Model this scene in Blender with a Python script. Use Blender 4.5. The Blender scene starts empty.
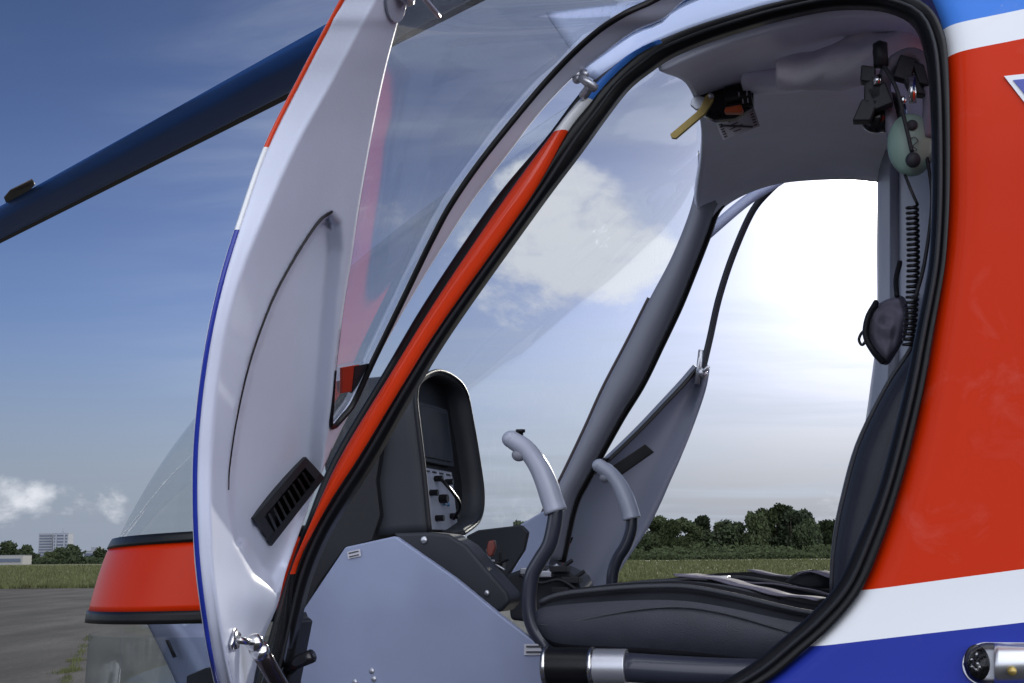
import bpy, bmesh, math, random
from mathutils import Vector, Matrix, noise
random.seed(7)
S = bpy.context.scene
COL = S.collection
PI = math.pi
W_, H_, F_ = 1024.0, 683.0, 1250.0
CAM = Vector((0, 0, 1.4))
PITCH = math.atan(215.5 / F_)
ROLL = math.radians(.5)
cp, sp = math.cos(PITCH), math.sin(PITCH)
YAW = math.radians(17)
O = Vector((-0.07, 2.0, 0))
U = Vector((math.cos(YAW), -math.sin(YAW), 0))     # towards the tail
V = Vector((math.sin(YAW), math.cos(YAW), 0))      # across the cabin
Z = Vector((0, 0, 1))

# ------------------------------------------------------------ geometry helpers
def ray(px, py):
    a, b = (px - W_/2)/F_, (H_/2 - py)/F_
    a, b = a*math.cos(ROLL) + b*math.sin(ROLL), b*math.cos(ROLL) - a*math.sin(ROLL)
    return Vector((a, cp - b*sp, sp + b*cp))
def P(px, py, v):                 # point on the helicopter's lengthwise plane v
    d = ray(px, py)
    t = (v - (CAM - O).dot(V)) / d.dot(V)
    return CAM + d*t
def PY(px, py, y):
    d = ray(px, py); return CAM + d*(y/d.y)
def PZ(px, py, z):
    d = ray(px, py); return CAM + d*((z - CAM.z)/d.z)
def G(u, v, z): return O + U*u + V*v + Z*z
def uvz(p): q = p - O; return q.dot(U), q.dot(V), p.z

def interp(tab, x):
    if x <= tab[0][0]:
        (a, b), (c, d) = tab[0], tab[1]
        return b + (x-a)*(d-b)/(c-a)
    if x >= tab[-1][0]:
        (a, b), (c, d) = tab[-2], tab[-1]
        return b + (x-a)*(d-b)/(c-a)
    for i in range(len(tab)-1):
        x0, y0 = tab[i]; x1, y1 = tab[i+1]
        if x0 <= x <= x1:
            h = x1-x0; t = (x-x0)/h
            def sl(k):
                if k <= 0 or k >= len(tab)-1:
                    k2 = 0 if k <= 0 else len(tab)-2
                    return (tab[k2+1][1]-tab[k2][1])/(tab[k2+1][0]-tab[k2][0])
                a = (tab[k][1]-tab[k-1][1])/(tab[k][0]-tab[k-1][0]); b = (tab[k+1][1]-tab[k][1])/(tab[k+1][0]-tab[k][0])
                if a*b <= 0: return 0
                return 2*a*b/(a+b)
            m0, m1 = sl(i)*h, sl(i+1)*h
            return (2*t**3-3*t*t+1)*y0 + (t**3-2*t*t+t)*m0 + (-2*t**3+3*t*t)*y1 + (t**3-t*t)*m1

def cr(pts, n):
    """Catmull-Rom through world points, resampled to n points by arc length."""
    pts = [Vector(p) for p in pts]
    if len(pts) == 1: return [pts[0].copy() for _ in range(n)]
    q = [pts[0]*2-pts[1]] + pts + [pts[-1]*2-pts[-2]]
    fine = []
    K = 14
    for i in range(1, len(q)-2):
        p0, p1, p2, p3 = q[i-1], q[i], q[i+1], q[i+2]
        for k in range(K):
            t = k/K
            fine.append(0.5*((2*p1)+(p2-p0)*t+(2*p0-5*p1+4*p2-p3)*t*t+(3*p1-p0-3*p2+p3)*t**3))
    fine.append(pts[-1])
    L = [0]
    for a, b in zip(fine, fine[1:]): L.append(L[-1]+(b-a).length)
    out = []; j = 0
    for i in range(n):
        s = L[-1]*i/(n-1)
        while j < len(L)-2 and L[j+1] < s: j += 1
        d = L[j+1]-L[j]
        out.append(fine[j].lerp(fine[j+1], 0 if d < 1e-9 else min(1, (s-L[j])/d)))
    return out

def smooth(e0, e1, x):
    t = max(0, min(1, (x-e0)/(e1-e0))); return t*t*(3-2*t)

ROOT = None
ROOTLOC = Vector((0, 0, 0))
def obj(name, verts, faces, mat, parent=None, sm=True, sol=0, off=-1, bev=0, sub=0, origin=None):
    org = ROOTLOC if parent is not None else (origin if origin is not None else Vector((0, 0, 0)))
    if parent is not None and 'org' in parent: org = Vector(parent['org'])
    me = bpy.data.meshes.new(name)
    me.from_pydata([Vector(v)-org for v in verts], [], faces)
    me.update()
    bm = bmesh.new(); bm.from_mesh(me); bmesh.ops.remove_doubles(bm, verts=bm.verts, dist=1e-6)
    bmesh.ops.recalc_face_normals(bm, faces=bm.faces) if not sol else None
    bm.to_mesh(me); bm.free()
    for p in me.polygons: p.use_smooth = sm
    o = bpy.data.objects.new(name, me); COL.objects.link(o)
    for m in (mat if isinstance(mat, list) else [mat]): me.materials.append(m)
    if parent is not None: o.parent = parent
    else: o.location = org
    if sub:
        m = o.modifiers.new('sub', 'SUBSURF'); m.levels = sub; m.render_levels = sub
    if sol:
        m = o.modifiers.new('sol', 'SOLIDIFY'); m.thickness = abs(sol); m.offset = 1 if sol < 0 else -1
    if bev:
        m = o.modifiers.new('bev', 'BEVEL'); m.width = bev; m.segments = 3; m.limit_method = 'ANGLE'; m.angle_limit = math.radians(35)
        m.harden_normals = False
        if sm:
            w = o.modifiers.new('wn', 'WEIGHTED_NORMAL'); w.keep_sharp = True
    return o

def grid_faces(nr, nc, base=0, closed=False):
    f = []
    for i in range(nr-1):
        for j in range(nc-1 if not closed else nc):
            j2 = (j+1) % nc
            f.append((base+i*nc+j, base+i*nc+j2, base+(i+1)*nc+j2, base+(i+1)*nc+j))
    return f

def patch_pts(rows, nr, nc):
    R = [cr(r, nc) for r in rows]
    cols = [cr([R[i][j] for i in range(len(R))], nr) for j in range(nc)]
    return [[cols[j][i] for j in range(nc)] for i in range(nr)]
def patch(name, rows, nr, nc, mat, parent, sol=.01, disp=None, **k):
    g = patch_pts(rows, nr, nc)
    if disp:
        for i in range(nr):
            for j in range(nc): g[i][j] = disp(i/(nr-1), j/(nc-1), g[i][j])
    return obj(name, [p for r in g for p in r], grid_faces(nr, nc), mat, parent, sol=sol, **k)

def tube_geo(path, rad, n=10, flat=1.0, up=None, caps=True, squash_dir=None):
    """rad: number or function of t; returns verts, faces"""
    vs, fs = [], []
    m = len(path); prev = None
    for i, p in enumerate(path):
        t = (path[min(i+1, m-1)]-path[max(i-1, 0)]).normalized()
        if up is not None: a = up - t*up.dot(t)
        else:
            a = prev - t*prev.dot(t) if prev is not None else (t.orthogonal())
        a.normalize(); prev = a
        b = t.cross(a)
        r = rad(i/(m-1)) if callable(rad) else rad
        for k in range(n):
            th = 2*PI*k/n
            vs.append(p + a*(math.cos(th)*r*flat) + b*(math.sin(th)*r))
    fs = grid_faces(m, n, closed=True)
    if caps:
        fs.append(tuple(range(n))[::-1]); fs.append(tuple((m-1)*n+k for k in range(n)))
    return vs, fs
def tube(name, path, rad, mat, parent, n=10, flat=1.0, up=None, **k):
    v, f = tube_geo(path, rad, n, flat, up)
    return obj(name, v, f, mat, parent, **k)
class MB:
    def __init__(s): s.v = []; s.f = []; s.mi = []
    def add(s, vf, mi=0):
        b = len(s.v); s.v += list(vf[0]); s.f += [tuple(i+b for i in f) for f in vf[1]]; s.mi += [mi]*len(vf[1]); return s
    def build(s, name, mat, parent=None, **k):
        o = obj(name, s.v, s.f, mat, parent, **k)
        if isinstance(mat, list) and len(o.data.polygons) == len(s.mi):
            for p, m in zip(o.data.polygons, s.mi): p.material_index = m
        return o
def box_geo(c, x, y, z):   # half-extent vectors
    v = [c + x*a + y*b + z*d for a in (-1, 1) for b in (-1, 1) for d in (-1, 1)]
    return v, [(0, 1, 3, 2), (4, 6, 7, 5), (0, 4, 5, 1), (2, 3, 7, 6), (0, 2, 6, 4), (1, 5, 7, 3)]
def prism_geo(pts, d):
    n = len(pts); v = [Vector(p) for p in pts] + [Vector(p)+d for p in pts]
    f = [tuple(range(n)), tuple(range(n, 2*n))[::-1]] + [(i, i+n, (i+1) % n+n, (i+1) % n) for i in range(n)]
    return v, f
def plate(name, pxs, v, thick, mat, parent, bev=.003, d=None, **k):
    pts = [P(p[0], p[1], p[2] if len(p) > 2 else v) for p in pxs]
    return obj(name, *prism_geo(pts, (d if d is not None else V)*thick), mat, parent, bev=bev, **k)
def ball_geo(c, rx, ry, rz, nu=16, nv=10):
    vs, fs = [], []
    for i in range(nv+1):
        th = PI*i/nv
        for j in range(nu):
            ph = 2*PI*j/nu
            vs.append(c + rx*(math.sin(th)*math.cos(ph)) + ry*(math.sin(th)*math.sin(ph)) + rz*math.cos(th))
    return vs, grid_faces(nv+1, nu, closed=True)
def ribbon(name, Lp, Rp, n, mat, parent, crown=.012, thick=.03, nc=9, dirn=None):
    """closed strip between two world curves; crowned face towards -V, body thick towards +V"""
    A, B = cr(Lp, n), cr(Rp, n)
    dirn = dirn if dirn is not None else V
    vs = []
    for a, b in zip(A, B):
        for j in range(nc):
            s = j/(nc-1)
            vs.append(a.lerp(b, s) - dirn*(crown*math.sqrt(max(0, 1-(2*s-1)**2))))
        for j in range(nc-1, -1, -1): vs.append(a.lerp(b, j/(nc-1)) + dirn*thick)
    m = 2*nc
    fs = grid_faces(n, m, closed=True)
    fs.append(tuple(range(m))[::-1]); fs.append(tuple((n-1)*m+k for k in range(m)))
    return obj(name, vs, fs, mat, parent)

# ------------------------------------------------------------ materials
def mat(name, col=(.5, .5, .5), rough=.5, metal=0, spec=.5, coat=0, bump=None, var=None, sheen=0, crough=.03):
    m = bpy.data.materials.new(name); m.use_nodes = True
    nt = m.node_tree; b = nt.nodes['Principled BSDF']
    b.inputs['Base Color'].default_value = (*col, 1)
    b.inputs['Roughness'].default_value = rough
    b.inputs['Metallic'].default_value = metal
    b.inputs['Specular IOR Level'].default_value = spec
    b.inputs['Coat Weight'].default_value = coat
    b.inputs['Coat Roughness'].default_value = crough
    tc = nt.nodes.new('ShaderNodeTexCoord')
    if var:     # (scale, amount) mild colour / roughness variation
        n = nt.nodes.new('ShaderNodeTexNoise'); n.inputs['Scale'].default_value = var[0]; n.inputs['Detail'].default_value = 6
        nt.links.new(tc.outputs['Object'], n.inputs['Vector'])
        r = nt.nodes.new('ShaderNodeMapRange'); r.inputs[1].default_value = .3; r.inputs[2].default_value = .7
        r.inputs[3].default_value = 1-var[1]; r.inputs[4].default_value = 1+var[1]
        nt.links.new(n.outputs['Fac'], r.inputs[0])
        x = nt.nodes.new('ShaderNodeVectorMath'); x.operation = 'SCALE'; x.inputs[0].default_value = col
        nt.links.new(r.outputs[0], x.inputs['Scale']); nt.links.new(x.outputs[0], b.inputs['Base Color'])
        q = nt.nodes.new('ShaderNodeMath'); q.operation = 'MULTIPLY'; q.inputs[1].default_value = rough
        nt.links.new(r.outputs[0], q.inputs[0]); nt.links.new(q.outputs[0], b.inputs['Roughness'])
    if bump:    # (scale, strength, kind)
        kind = bump[2] if len(bump) > 2 else 'noise'
        n = nt.nodes.new('ShaderNodeTexVoronoi' if kind == 'vor' else 'ShaderNodeTexNoise'); n.inputs['Scale'].default_value = bump[0]
        if kind != 'vor': n.inputs['Detail'].default_value = 4
        nt.links.new(tc.outputs['Object'], n.inputs['Vector'])
        bp = nt.nodes.new('ShaderNodeBump'); bp.inputs['Strength'].default_value = bump[1]; bp.inputs['Distance'].default_value = .002
        nt.links.new(n.outputs[0], bp.inputs['Height']); nt.links.new(bp.outputs[0], b.inputs['Normal'])
    return m

RED, WHITE, BLUE = (.56, .025, .0003), (.80, .82, .84), (.018, .035, .30)
BLUE2 = (.06, .22, .70)
def stripe_mat(name, bounds, cols, coat=.6, rough=.25, scuff=True, wear=0):
    """livery painted in level or sloping stripes. bounds: list of (z0, dz/dx, x0), each the lower edge of the next colour up;
       world z against the painted line z0 + slope*(x-x0)"""
    m = bpy.data.materials.new(name); m.use_nodes = True; nt = m.node_tree; b = nt.nodes['Principled BSDF']; b.inputs['Specular IOR Level'].default_value = .12
    L = nt.links.new
    geo = nt.nodes.new('ShaderNodeNewGeometry'); sep = nt.nodes.new('ShaderNodeSeparateXYZ'); L(geo.outputs['Position'], sep.inputs[0])
    cur = None
    rgb = nt.nodes.new('ShaderNodeRGB'); rgb.outputs[0].default_value = (*cols[0], 1); cur = rgb.outputs[0]
    for (z0, s, x0), c in zip(bounds, cols[1:]):
        a = nt.nodes.new('ShaderNodeMath'); a.operation = 'MULTIPLY_ADD'; a.inputs[1].default_value = -s; a.inputs[2].default_value = s*x0 - z0
        L(sep.outputs['X'], a.inputs[0])
        d = nt.nodes.new('ShaderNodeMath'); d.operation = 'ADD'; L(a.outputs[0], d.inputs[0]); L(sep.outputs['Z'], d.inputs[1])
        g = nt.nodes.new('ShaderNodeMath'); g.operation = 'GREATER_THAN'; g.inputs[1].default_value = 0; L(d.outputs[0], g.inputs[0])
        mx = nt.nodes.new('ShaderNodeMix'); mx.data_type = 'RGBA'; L(g.outputs[0], mx.inputs[0]); L(cur, mx.inputs[6]); mx.inputs[7].default_value = (*c, 1)
        cur = mx.outputs[2]
    # faint chalky rubs and specks of wear
    if scuff:
        n = nt.nodes.new('ShaderNodeTexNoise'); n.inputs['Scale'].default_value = 9; n.inputs['Detail'].default_value = 9; n.inputs['Roughness'].default_value = .65
        n.inputs['Distortion'].default_value = .6
        L(geo.outputs['Position'], n.inputs['Vector'])
        r = nt.nodes.new('ShaderNodeMapRange'); r.inputs[1].default_value = .56; r.inputs[2].default_value = .8; r.inputs[3].default_value = 0; r.inputs[4].default_value = .10
        L(n.outputs['Fac'], r.inputs[0])
        vo = nt.nodes.new('ShaderNodeTexVoronoi'); vo.inputs['Scale'].default_value = 9; L(geo.outputs['Position'], vo.inputs['Vector'])
        r2 = nt.nodes.new('ShaderNodeMapRange'); r2.inputs[1].default_value = .03; r2.inputs[2].default_value = .018; r2.inputs[3].default_value = 0; r2.inputs[4].default_value = .25
        L(vo.outputs['Distance'], r2.inputs[0])
        mxx = nt.nodes.new('ShaderNodeMath'); mxx.operation = 'MAXIMUM'; L(r.outputs[0], mxx.inputs[0]); L(r2.outputs[0], mxx.inputs[1])
        mx = nt.nodes.new('ShaderNodeMix'); mx.data_type = 'RGBA'; L(mxx.outputs[0], mx.inputs[0]); L(cur, mx.inputs[6]); mx.inputs[7].default_value = (.62, .45, .42, 1)
        cur = mx.outputs[2]
        rr = nt.nodes.new('ShaderNodeMapRange'); rr.inputs[3].default_value = rough*.7; rr.inputs[4].default_value = rough*1.6
        L(n.outputs['Fac'], rr.inputs[0]); L(rr.outputs[0], b.inputs['Roughness'])
    else: b.inputs['Roughness'].default_value = rough
    L(cur, b.inputs['Base Color'])
    b.inputs['Coat Weight'].default_value = coat; b.inputs['Coat Roughness'].default_value = .05
    return m

def glass_mat(name, tint=(.93, .95, .96), haze=.05, refl=1.0, scratch=.35, hscale=1.0, rough=.02):
    m = bpy.data.materials.new(name); m.use_nodes = True; nt = m.node_tree; nt.nodes.clear(); L = nt.links.new
    out = nt.nodes.new('ShaderNodeOutputMaterial')
    tr = nt.nodes.new('ShaderNodeBsdfTransparent'); tr.inputs[0].default_value = (*tint, 1)
    gl = nt.nodes.new('ShaderNodeBsdfGlossy'); gl.inputs['Roughness'].default_value = rough
    df = nt.nodes.new('ShaderNodeBsdfTranslucent'); df.inputs[0].default_value = (.85, .88, .92, 1)
    fr = nt.nodes.new('ShaderNodeFresnel'); fr.inputs[0].default_value = 1.45
    mu = nt.nodes.new('ShaderNodeMath'); mu.operation = 'MULTIPLY'; mu.inputs[1].default_value = refl; L(fr.outputs[0], mu.inputs[0])
    geo = nt.nodes.new('ShaderNodeNewGeometry')
    mp = nt.nodes.new('ShaderNodeMapping'); mp.inputs['Scale'].default_value = (60, 60, 5); mp.inputs['Rotation'].default_value = (.15, .35, 0)
    L(geo.outputs['Position'], mp.inputs[0])
    n = nt.nodes.new('ShaderNodeTexNoise'); n.inputs['Scale'].default_value = 3.2; n.inputs['Detail'].default_value = 5; L(mp.outputs[0], n.inputs['Vector'])
    n2 = nt.nodes.new('ShaderNodeTexNoise'); n2.inputs['Scale'].default_value = 4; n2.inputs['Detail'].default_value = 3; L(geo.outputs['Position'], n2.inputs['Vector'])
    r = nt.nodes.new('ShaderNodeMapRange'); r.inputs[1].default_value = .52; r.inputs[2].default_value = .75; r.inputs[3].default_value = haze*(1-scratch); r.inputs[4].default_value = haze*(1+3*scratch)
    L(n.outputs['Fac'], r.inputs[0])
    r3 = nt.nodes.new('ShaderNodeMapRange'); r3.inputs[1].default_value = .35; r3.inputs[2].default_value = .65; r3.inputs[3].default_value = .6; r3.inputs[4].default_value = 1.4
    L(n2.outputs['Fac'], r3.inputs[0])
    m2 = nt.nodes.new('ShaderNodeMath'); m2.operation = 'MULTIPLY'; L(r.outputs[0], m2.inputs[0]); L(r3.outputs[0], m2.inputs[1])
    a = nt.nodes.new('ShaderNodeMixShader'); L(m2.outputs[0], a.inputs[0]); L(tr.outputs[0], a.inputs[1]); L(df.outputs[0], a.inputs[2])
    c = nt.nodes.new('ShaderNodeMixShader'); L(mu.outputs[0], c.inputs[0]); L(a.outputs[0], c.inputs[1]); L(gl.outputs[0], c.inputs[2])
    L(c.outputs[0], out.inputs[0])
    return m

M = {}
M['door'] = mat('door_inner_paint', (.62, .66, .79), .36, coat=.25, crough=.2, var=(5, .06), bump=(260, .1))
M['lining'] = mat('roof_lining_paint', (.80, .83, .97), .55, var=(5, .06), bump=(300, .12))
M['trimgrey'] = mat('grey_trim', (.24, .25, .30), .45, bump=(240, .1), var=(6, .05))
M['panelgrey'] = mat('side_panel_paint', (.27, .31, .45), .45, var=(4, .12), bump=(200, .05))
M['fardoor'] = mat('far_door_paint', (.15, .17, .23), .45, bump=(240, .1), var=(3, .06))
M['dark'] = mat('dark_plastic', (.016, .017, .021), .5, spec=.3, bump=(600, .25))
M['hood'] = mat('panel_hood_vinyl', (.030, .033, .041), .55, spec=.3, bump=(700, .2), var=(8, .1))
M['black'] = mat('black_rubber', (.006, .006, .007), .34, spec=.3, bump=(90, .15), var=(12, .2))
M['blackgloss'] = mat('black_gloss', (.01, .01, .012), .18)
M['seattop'] = mat('seat_top_leather', (.022, .023, .028), .9, spec=0, bump=(40, .5), var=(9, .3))
M['leather'] = mat('seat_leather', (.034, .037, .050), .36, spec=.35, bump=(750, .28, 'vor'), var=(14, .15))
M['leather2'] = mat('seat_piping', (.05, .052, .062), .5, spec=.35, bump=(900, .4))
M['grip'] = mat('grip_grey', (.40, .43, .52), .35, coat=.3, bump=(300, .04), crough=.2)
M['stick'] = mat('stick_paint', (.03, .033, .05), .3, coat=.4)
M['steel'] = mat('polished_steel', (.62, .62, .62), .18, metal=1)
M['alu'] = mat('satin_aluminium', (.55, .56, .6), .35, metal=.8)
M['gold'] = mat('gold_anodised', (.42, .31, .10), .4, metal=.6)
M['orange'] = mat('orange_plastic', (.55, .10, .02), .4)
M['guard'] = mat('switch_guard_red', (.16, .03, .02), .4)
M['redp'] = mat('red_plastic', (.35, .03, .015), .35)
M['screen'] = mat('instrument_screen', (.006, .007, .01), .35, spec=.08)
M['subpanel'] = mat('instrument_plate', (.42, .45, .53), .5)
M['placard'] = mat('placard_white', (.55, .55, .6), .5)
M['ink'] = mat('placard_ink', (.06, .06, .07), .6)
M['fabric'] = mat('curtain_fabric', (.78, .77, .84), .9, bump=(500, .5), var=(9, .1))
M['pouch'] = mat('pouch_nylon', (.20, .19, .24), .9, spec=.15, bump=(700, .6), var=(10, .2))
M['green'] = mat('ear_cup_green', (.22, .33, .28), .4)
M['blade'] = mat('rotor_blade_paint', (.03, .13, .45), .4, var=(1.5, .1))
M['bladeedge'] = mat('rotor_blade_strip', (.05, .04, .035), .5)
M['yellowtag'] = mat('blue_button', (.08, .25, .45), .3)
M['glass'] = glass_mat('windscreen_glass', haze=.024, refl=.22, scratch=.6, rough=.05)
M['doorglass'] = glass_mat('door_window_glass', tint=(.95, .96, .98), haze=.12, refl=.42, scratch=.3, rough=.06)
M['chin'] = glass_mat('chin_window_glass', tint=(.72, .76, .78), haze=.04, refl=.35)
M['lens'] = glass_mat('lamp_lens', tint=(.8, .8, .8), haze=.02, refl=1.0)

# ------------------------------------------------------------ helicopter root
ROOT = bpy.data.objects.new('helicopter', None); COL.objects.link(ROOT)
ROOTLOC = G(1.1, .88, 0); ROOT.location = ROOTLOC
ROOT['label'] = 'red, white and blue helicopter standing on the apron with both crew doors open'
ROOT['category'] = 'helicopter'
H = ROOT

# skin profile: v of the near side against height
def skin_v(z):
    v = 0.0
    if z > 1.95: v += .55*(z-1.95)**2
    if z < 1.25: v += .20*(1.25-z)**2
    return v
def PS(px, py, extra=0):
    p = P(px, py, 0)
    for _ in range(5): p = P(px, py, skin_v(p.z)+extra)
    return p
SO = [(-60, 880), (-30, 915), (0, 932), (27, 942), (57, 947), (114, 949), (190, 949), (247, 946), (270, 943), (335, 933), (392, 923), (453, 909), (499, 896), (546, 880), (590, 861), (625, 833), (652, 803), (683, 764), (720, 700), (760, 600), (800, 440)]
def line(p, q):
    a, b = PS(*p), PS(*q); return (a.z, (b.z-a.z)/(b.x-a.x), a.x)
liv = stripe_mat('fuselage_livery', [line((862, 641), (1024, 620.5)), line((862, 591), (1024, 568)), line((946, 53), (1024, 40)), line((942, 25), (1024, 11))],
                 [BLUE, WHITE, RED, WHITE, BLUE2], coat=.08, rough=.4)
rows = []
ys = [-150, -110] + list(range(-80, 821, 9))
nc = 46
vs = []
for y in ys:
    x0 = interp(SO, y) if y > -60 else 880 - (-60-y)*4.5
    for j in range(nc):
        s = j/(nc-1); px = x0 + (1650-x0)*s**1.9
        lip = .022*math.exp(-((px-x0)/9.0))
        vs.append(PS(px, y, lip - .03*smooth(0, 260, px-x0)))
skin = obj('fuselage_side', vs, grid_faces(len(ys), nc), liv, H, sol=-.012)

# under-floor belly and outer roof, far side skin and tail cone stub (seen only from other positions)
white = mat('white_paint', WHITE, .3, coat=.6)
bluep = mat('blue_paint', BLUE, .3, coat=.6)
patch('belly', [[G(u, v, z) for u in (-.75, 0, .8, 1.8, 2.6)] for v, z in ((.06, .72), (.25, .62), (.88, .58), (1.5, .62), (1.7, .72))], 10, 16, bluep, H, sol=.01)
patch('roof_shell', [[G(u, v, z) for u, z in ((.35, z0-.08), (.8, z0), (1.6, z0+.05), (2.6, z0+.05))] for v, z0 in ((.14, 2.40), (.4, 2.58), (.88, 2.76), (1.36, 2.78), (1.72, 2.66))], 12, 12, bluep, H, sol=.01)
patch('fuselage_side', [[G(u, 1.78+dv, z) for u in (.95, 1.4, 2.0, 2.6)] for z, dv in ((2.56, -.05), (2.0, 0), (1.4, 0), (.72, -.06))], 12, 10, liv, H, sol=.012)

# ------------------------------------------------------------ opening seal (right and top part), one long rubber
SEAL_OUT = [(285, 735), (300, 690)]
seal_o = [(256, 735), (270, 683), (280, 640), (293, 580), (310, 535), (330, 499), (358, 456), (401, 385), (445, 318), (529, 200), (567, 133), (588, 106), (605, 82), (634, 56), (649, 45), (692, 27), (746, 10), (776, 2), (830, -9), (880, -10), (915, -2), (933, 10), (944, 32), (948, 57), (950, 114), (950, 190), (947, 247), (943, 280), (933, 335), (923, 392), (909, 453), (896, 499), (880, 546), (861, 590), (833, 625), (803, 652), (764, 683), (700, 715), (640, 735)]
seal_i = [(268, 735), (281, 683), (292, 640), (306, 583), (323, 540), (344, 504), (371, 462), (412, 390), (453, 324), (537, 206), (579, 150), (605, 114), (628, 85), (652, 66), (672, 53), (708, 38), (752, 24), (785, 15), (832, 6), (876, 6), (903, 14), (916, 26), (923, 44), (928, 70), (931, 114), (932, 190), (930, 245), (926, 280), (915, 335), (905, 385), (890, 446), (877, 492), (860, 535), (838, 582), (812, 612), (784, 637), (745, 668), (690, 697), (635, 712)]
seal = ribbon('door_seal', [PS(x, y) for x, y in seal_o], [PS(x, y, .02) for x, y in seal_i], 220, M['black'], H, crown=.006, thick=.02)
# slim bead inside the seal, catching light
tube('seal_bead', [p - V*.003 for p in cr([PS(x*.45+a*.55, y*.45+b*.55) for (x, y), (a, b) in zip(seal_o, seal_i)], 150)], .0035, M['dark'], seal, n=6)

# windscreen pillar with livery
pil_l = [(245, 735), (262, 683), (275, 640), (290, 585), (311, 528), (340, 459), (393, 371), (440, 295), (504, 200), (554, 133), (579, 102), (604, 78), (625, 60), (643, 50), (660, 43)]
pil_r = [(262, 735), (276, 683), (286, 640), (296, 572), (312, 535), (332, 499), (360, 456), (403, 385), (447, 316), (529, 200), (567, 133), (588, 106), (609, 81), (634, 58), (650, 48), (662, 43)]
def lz(px, py): return (PS(px, py).z, 0, 0)
pilm = stripe_mat('pillar_livery', [lz(296, 574), (PS(556, 134).z, .15, PS(556, 134).x), (PS(580, 103).z, .15, PS(580, 103).x)], [(.012, .012, .014), (.72, .045, .008), WHITE, BLUE2], coat=.8, rough=.22, scuff=False)
ribbon('windscreen_pillar', [PS(*p) for p in pil_l], [PS(*p) for p in pil_r], 90, pilm, H, crown=.016, thick=.035, nc=11)
# outer black seal of the pillar
bl_l = [(240, 735), (256, 683), (268, 640), (284, 585), (304, 528), (332, 459), (384, 371), (428, 297), (494, 200), (546, 138), (582, 91), (617, 63), (643, 46)]
bl_r = [(250, 735), (266, 683), (279, 640), (294, 585), (315, 528), (343, 459), (395, 371), (443, 295), (506, 200), (556, 134), (590, 92), (620, 66), (645, 49)]
ribbon('pillar_seal', [PS(x, y, .012) for x, y in bl_l], [PS(x, y, .006) for x, y in bl_r], 70, M['black'], H, crown=.006, thick=.03)
# black inner foot of the pillar, widening downwards
plate('pillar_foot', [(272, 740), (270, 690), (283, 640), (293, 612), (295, 618), (300, 622), (288, 683), (284, 740)], .035, .05, M['black'], H, bev=.003)
tube('door_latch_pin', cr([P(290, 668, .02), P(298, 662, -.01), P(312, 656, -.02)], 10), .011, M['blackgloss'], H, n=12)

# roof side skin above the opening
rs = patch('roof_side', [[PS(x, y, .005) for x, y in ((600, 82), (634, 56), (649, 45), (692, 27), (746, 10), (776, 2), (830, -9), (880, -10), (925, -5))],
                    [PS(x, y, .002) for x, y in ((590, 76), (618, 50), (640, 30), (690, 8), (746, -10), (776, -20), (830, -32), (880, -34), (925, -34))],
                    [PS(x, y, .0) for x, y in ((585, 70), (612, 40), (640, 10), (690, -20), (746, -45), (776, -55), (830, -66), (880, -70), (925, -70))],
                    [G(u, .14, 2.36) for u in (.1, .2, .3, .4, .5, .6, .7, .75, .8)]], 16, 40, mat('roof_paint', (.46, .54, .74), .35, coat=.3), H, sol=.01)

# ------------------------------------------------------------ near crew door (open)
DL = [(-90, 396), (-50, 368), (0, 340), (75, 300), (145, 265), (215, 240), (280, 220), (350, 205), (420, 196), (480, 193), (550, 195), (620, 203), (683, 215), (760, 236)]
DWL = [(-90, 428), (0, 404), (72, 385), (145, 370), (228, 356), (250, 353), (306, 344), (371, 336), (424, 331.5), (440, 326), (470, 318), (528, 300), (600, 275), (655, 256), (760, 245)]
DWR = [(-90, 850), (-20, 690), (0, 655), (15, 623), (38, 590), (82, 546), (152, 488), (200, 454), (238, 433), (300, 403), (364, 372), (405, 352), (420, 341), (428, 334), (440, 329.5), (470, 321.5), (528, 303), (600, 278), (655, 259), (760, 248)]
DR = [(-90, 920), (-20, 735), (-2, 692), (18, 668), (29, 642), (56, 605), (78, 577), (117, 541), (146, 519), (200, 478), (257, 441), (300, 415), (348, 388), (390, 366), (432, 345), (451, 336), (490, 320), (528, 306), (574, 290), (620, 275), (655, 264), (700, 256), (760, 251)]
POCK = [(331, 212), (318, 222), (296, 255), (272, 300), (250, 360), (236, 420), (229, 470), (229, 510), (235, 545), (250, 578), (272, 594), (292, 572), (312, 520), (322, 470), (327, 420), (331, 380), (338, 300), (343, 250), (341, 222)]
def sdist(px, py, poly):
    ins = False; dm = 1e9; side = 0
    n = len(poly)
    for i in range(n):
        x0, y0 = poly[i]; x1, y1 = poly[(i+1) % n]
        if (y0 > py) != (y1 > py) and px < (x1-x0)*(py-y0)/(y1-y0)+x0: ins = not ins
        dx, dy = x1-x0, y1-y0
        t = max(0, min(1, ((px-x0)*dx+(py-y0)*dy)/(dx*dx+dy*dy)))
        d = math.hypot(px-x0-dx*t, py-y0-dy*t)
        if d < dm: dm = d; side = i
    return (dm if ins else -dm), side
def vdoor(px, py):
    L_, R_ = interp(DL, py), interp(DR, py)
    w = 36 - 19*smooth(60, 340, py)
    k = .63/(R_-L_)
    a = px - L_
    vw = -.65 + k*w
    # the outer rim turns towards the outside (little depth across its width), the face runs straight to the hinge
    rim = vw - .020*(w-a)/w
    face = -.65 + k*a
    t = smooth(-4, 4, a-w)
    v_ = rim*(1-t) + face*t
    if 195 < py < 615 and 205 < px < 360:      # moulded pocket: its right and lower flanks turn outwards
        s_, side = sdist(px, py, POCK)
        bw = 13
        v_ += k*.95*max(0, min(15, s_ if side >= 8 else s_*4))
    return v_
def PD(px, py, lift=0): return P(px, py, vdoor(px, py)) + DN*lift
DN = (U*.93 - V*.36).normalized()      # the face of the door that shows
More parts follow.
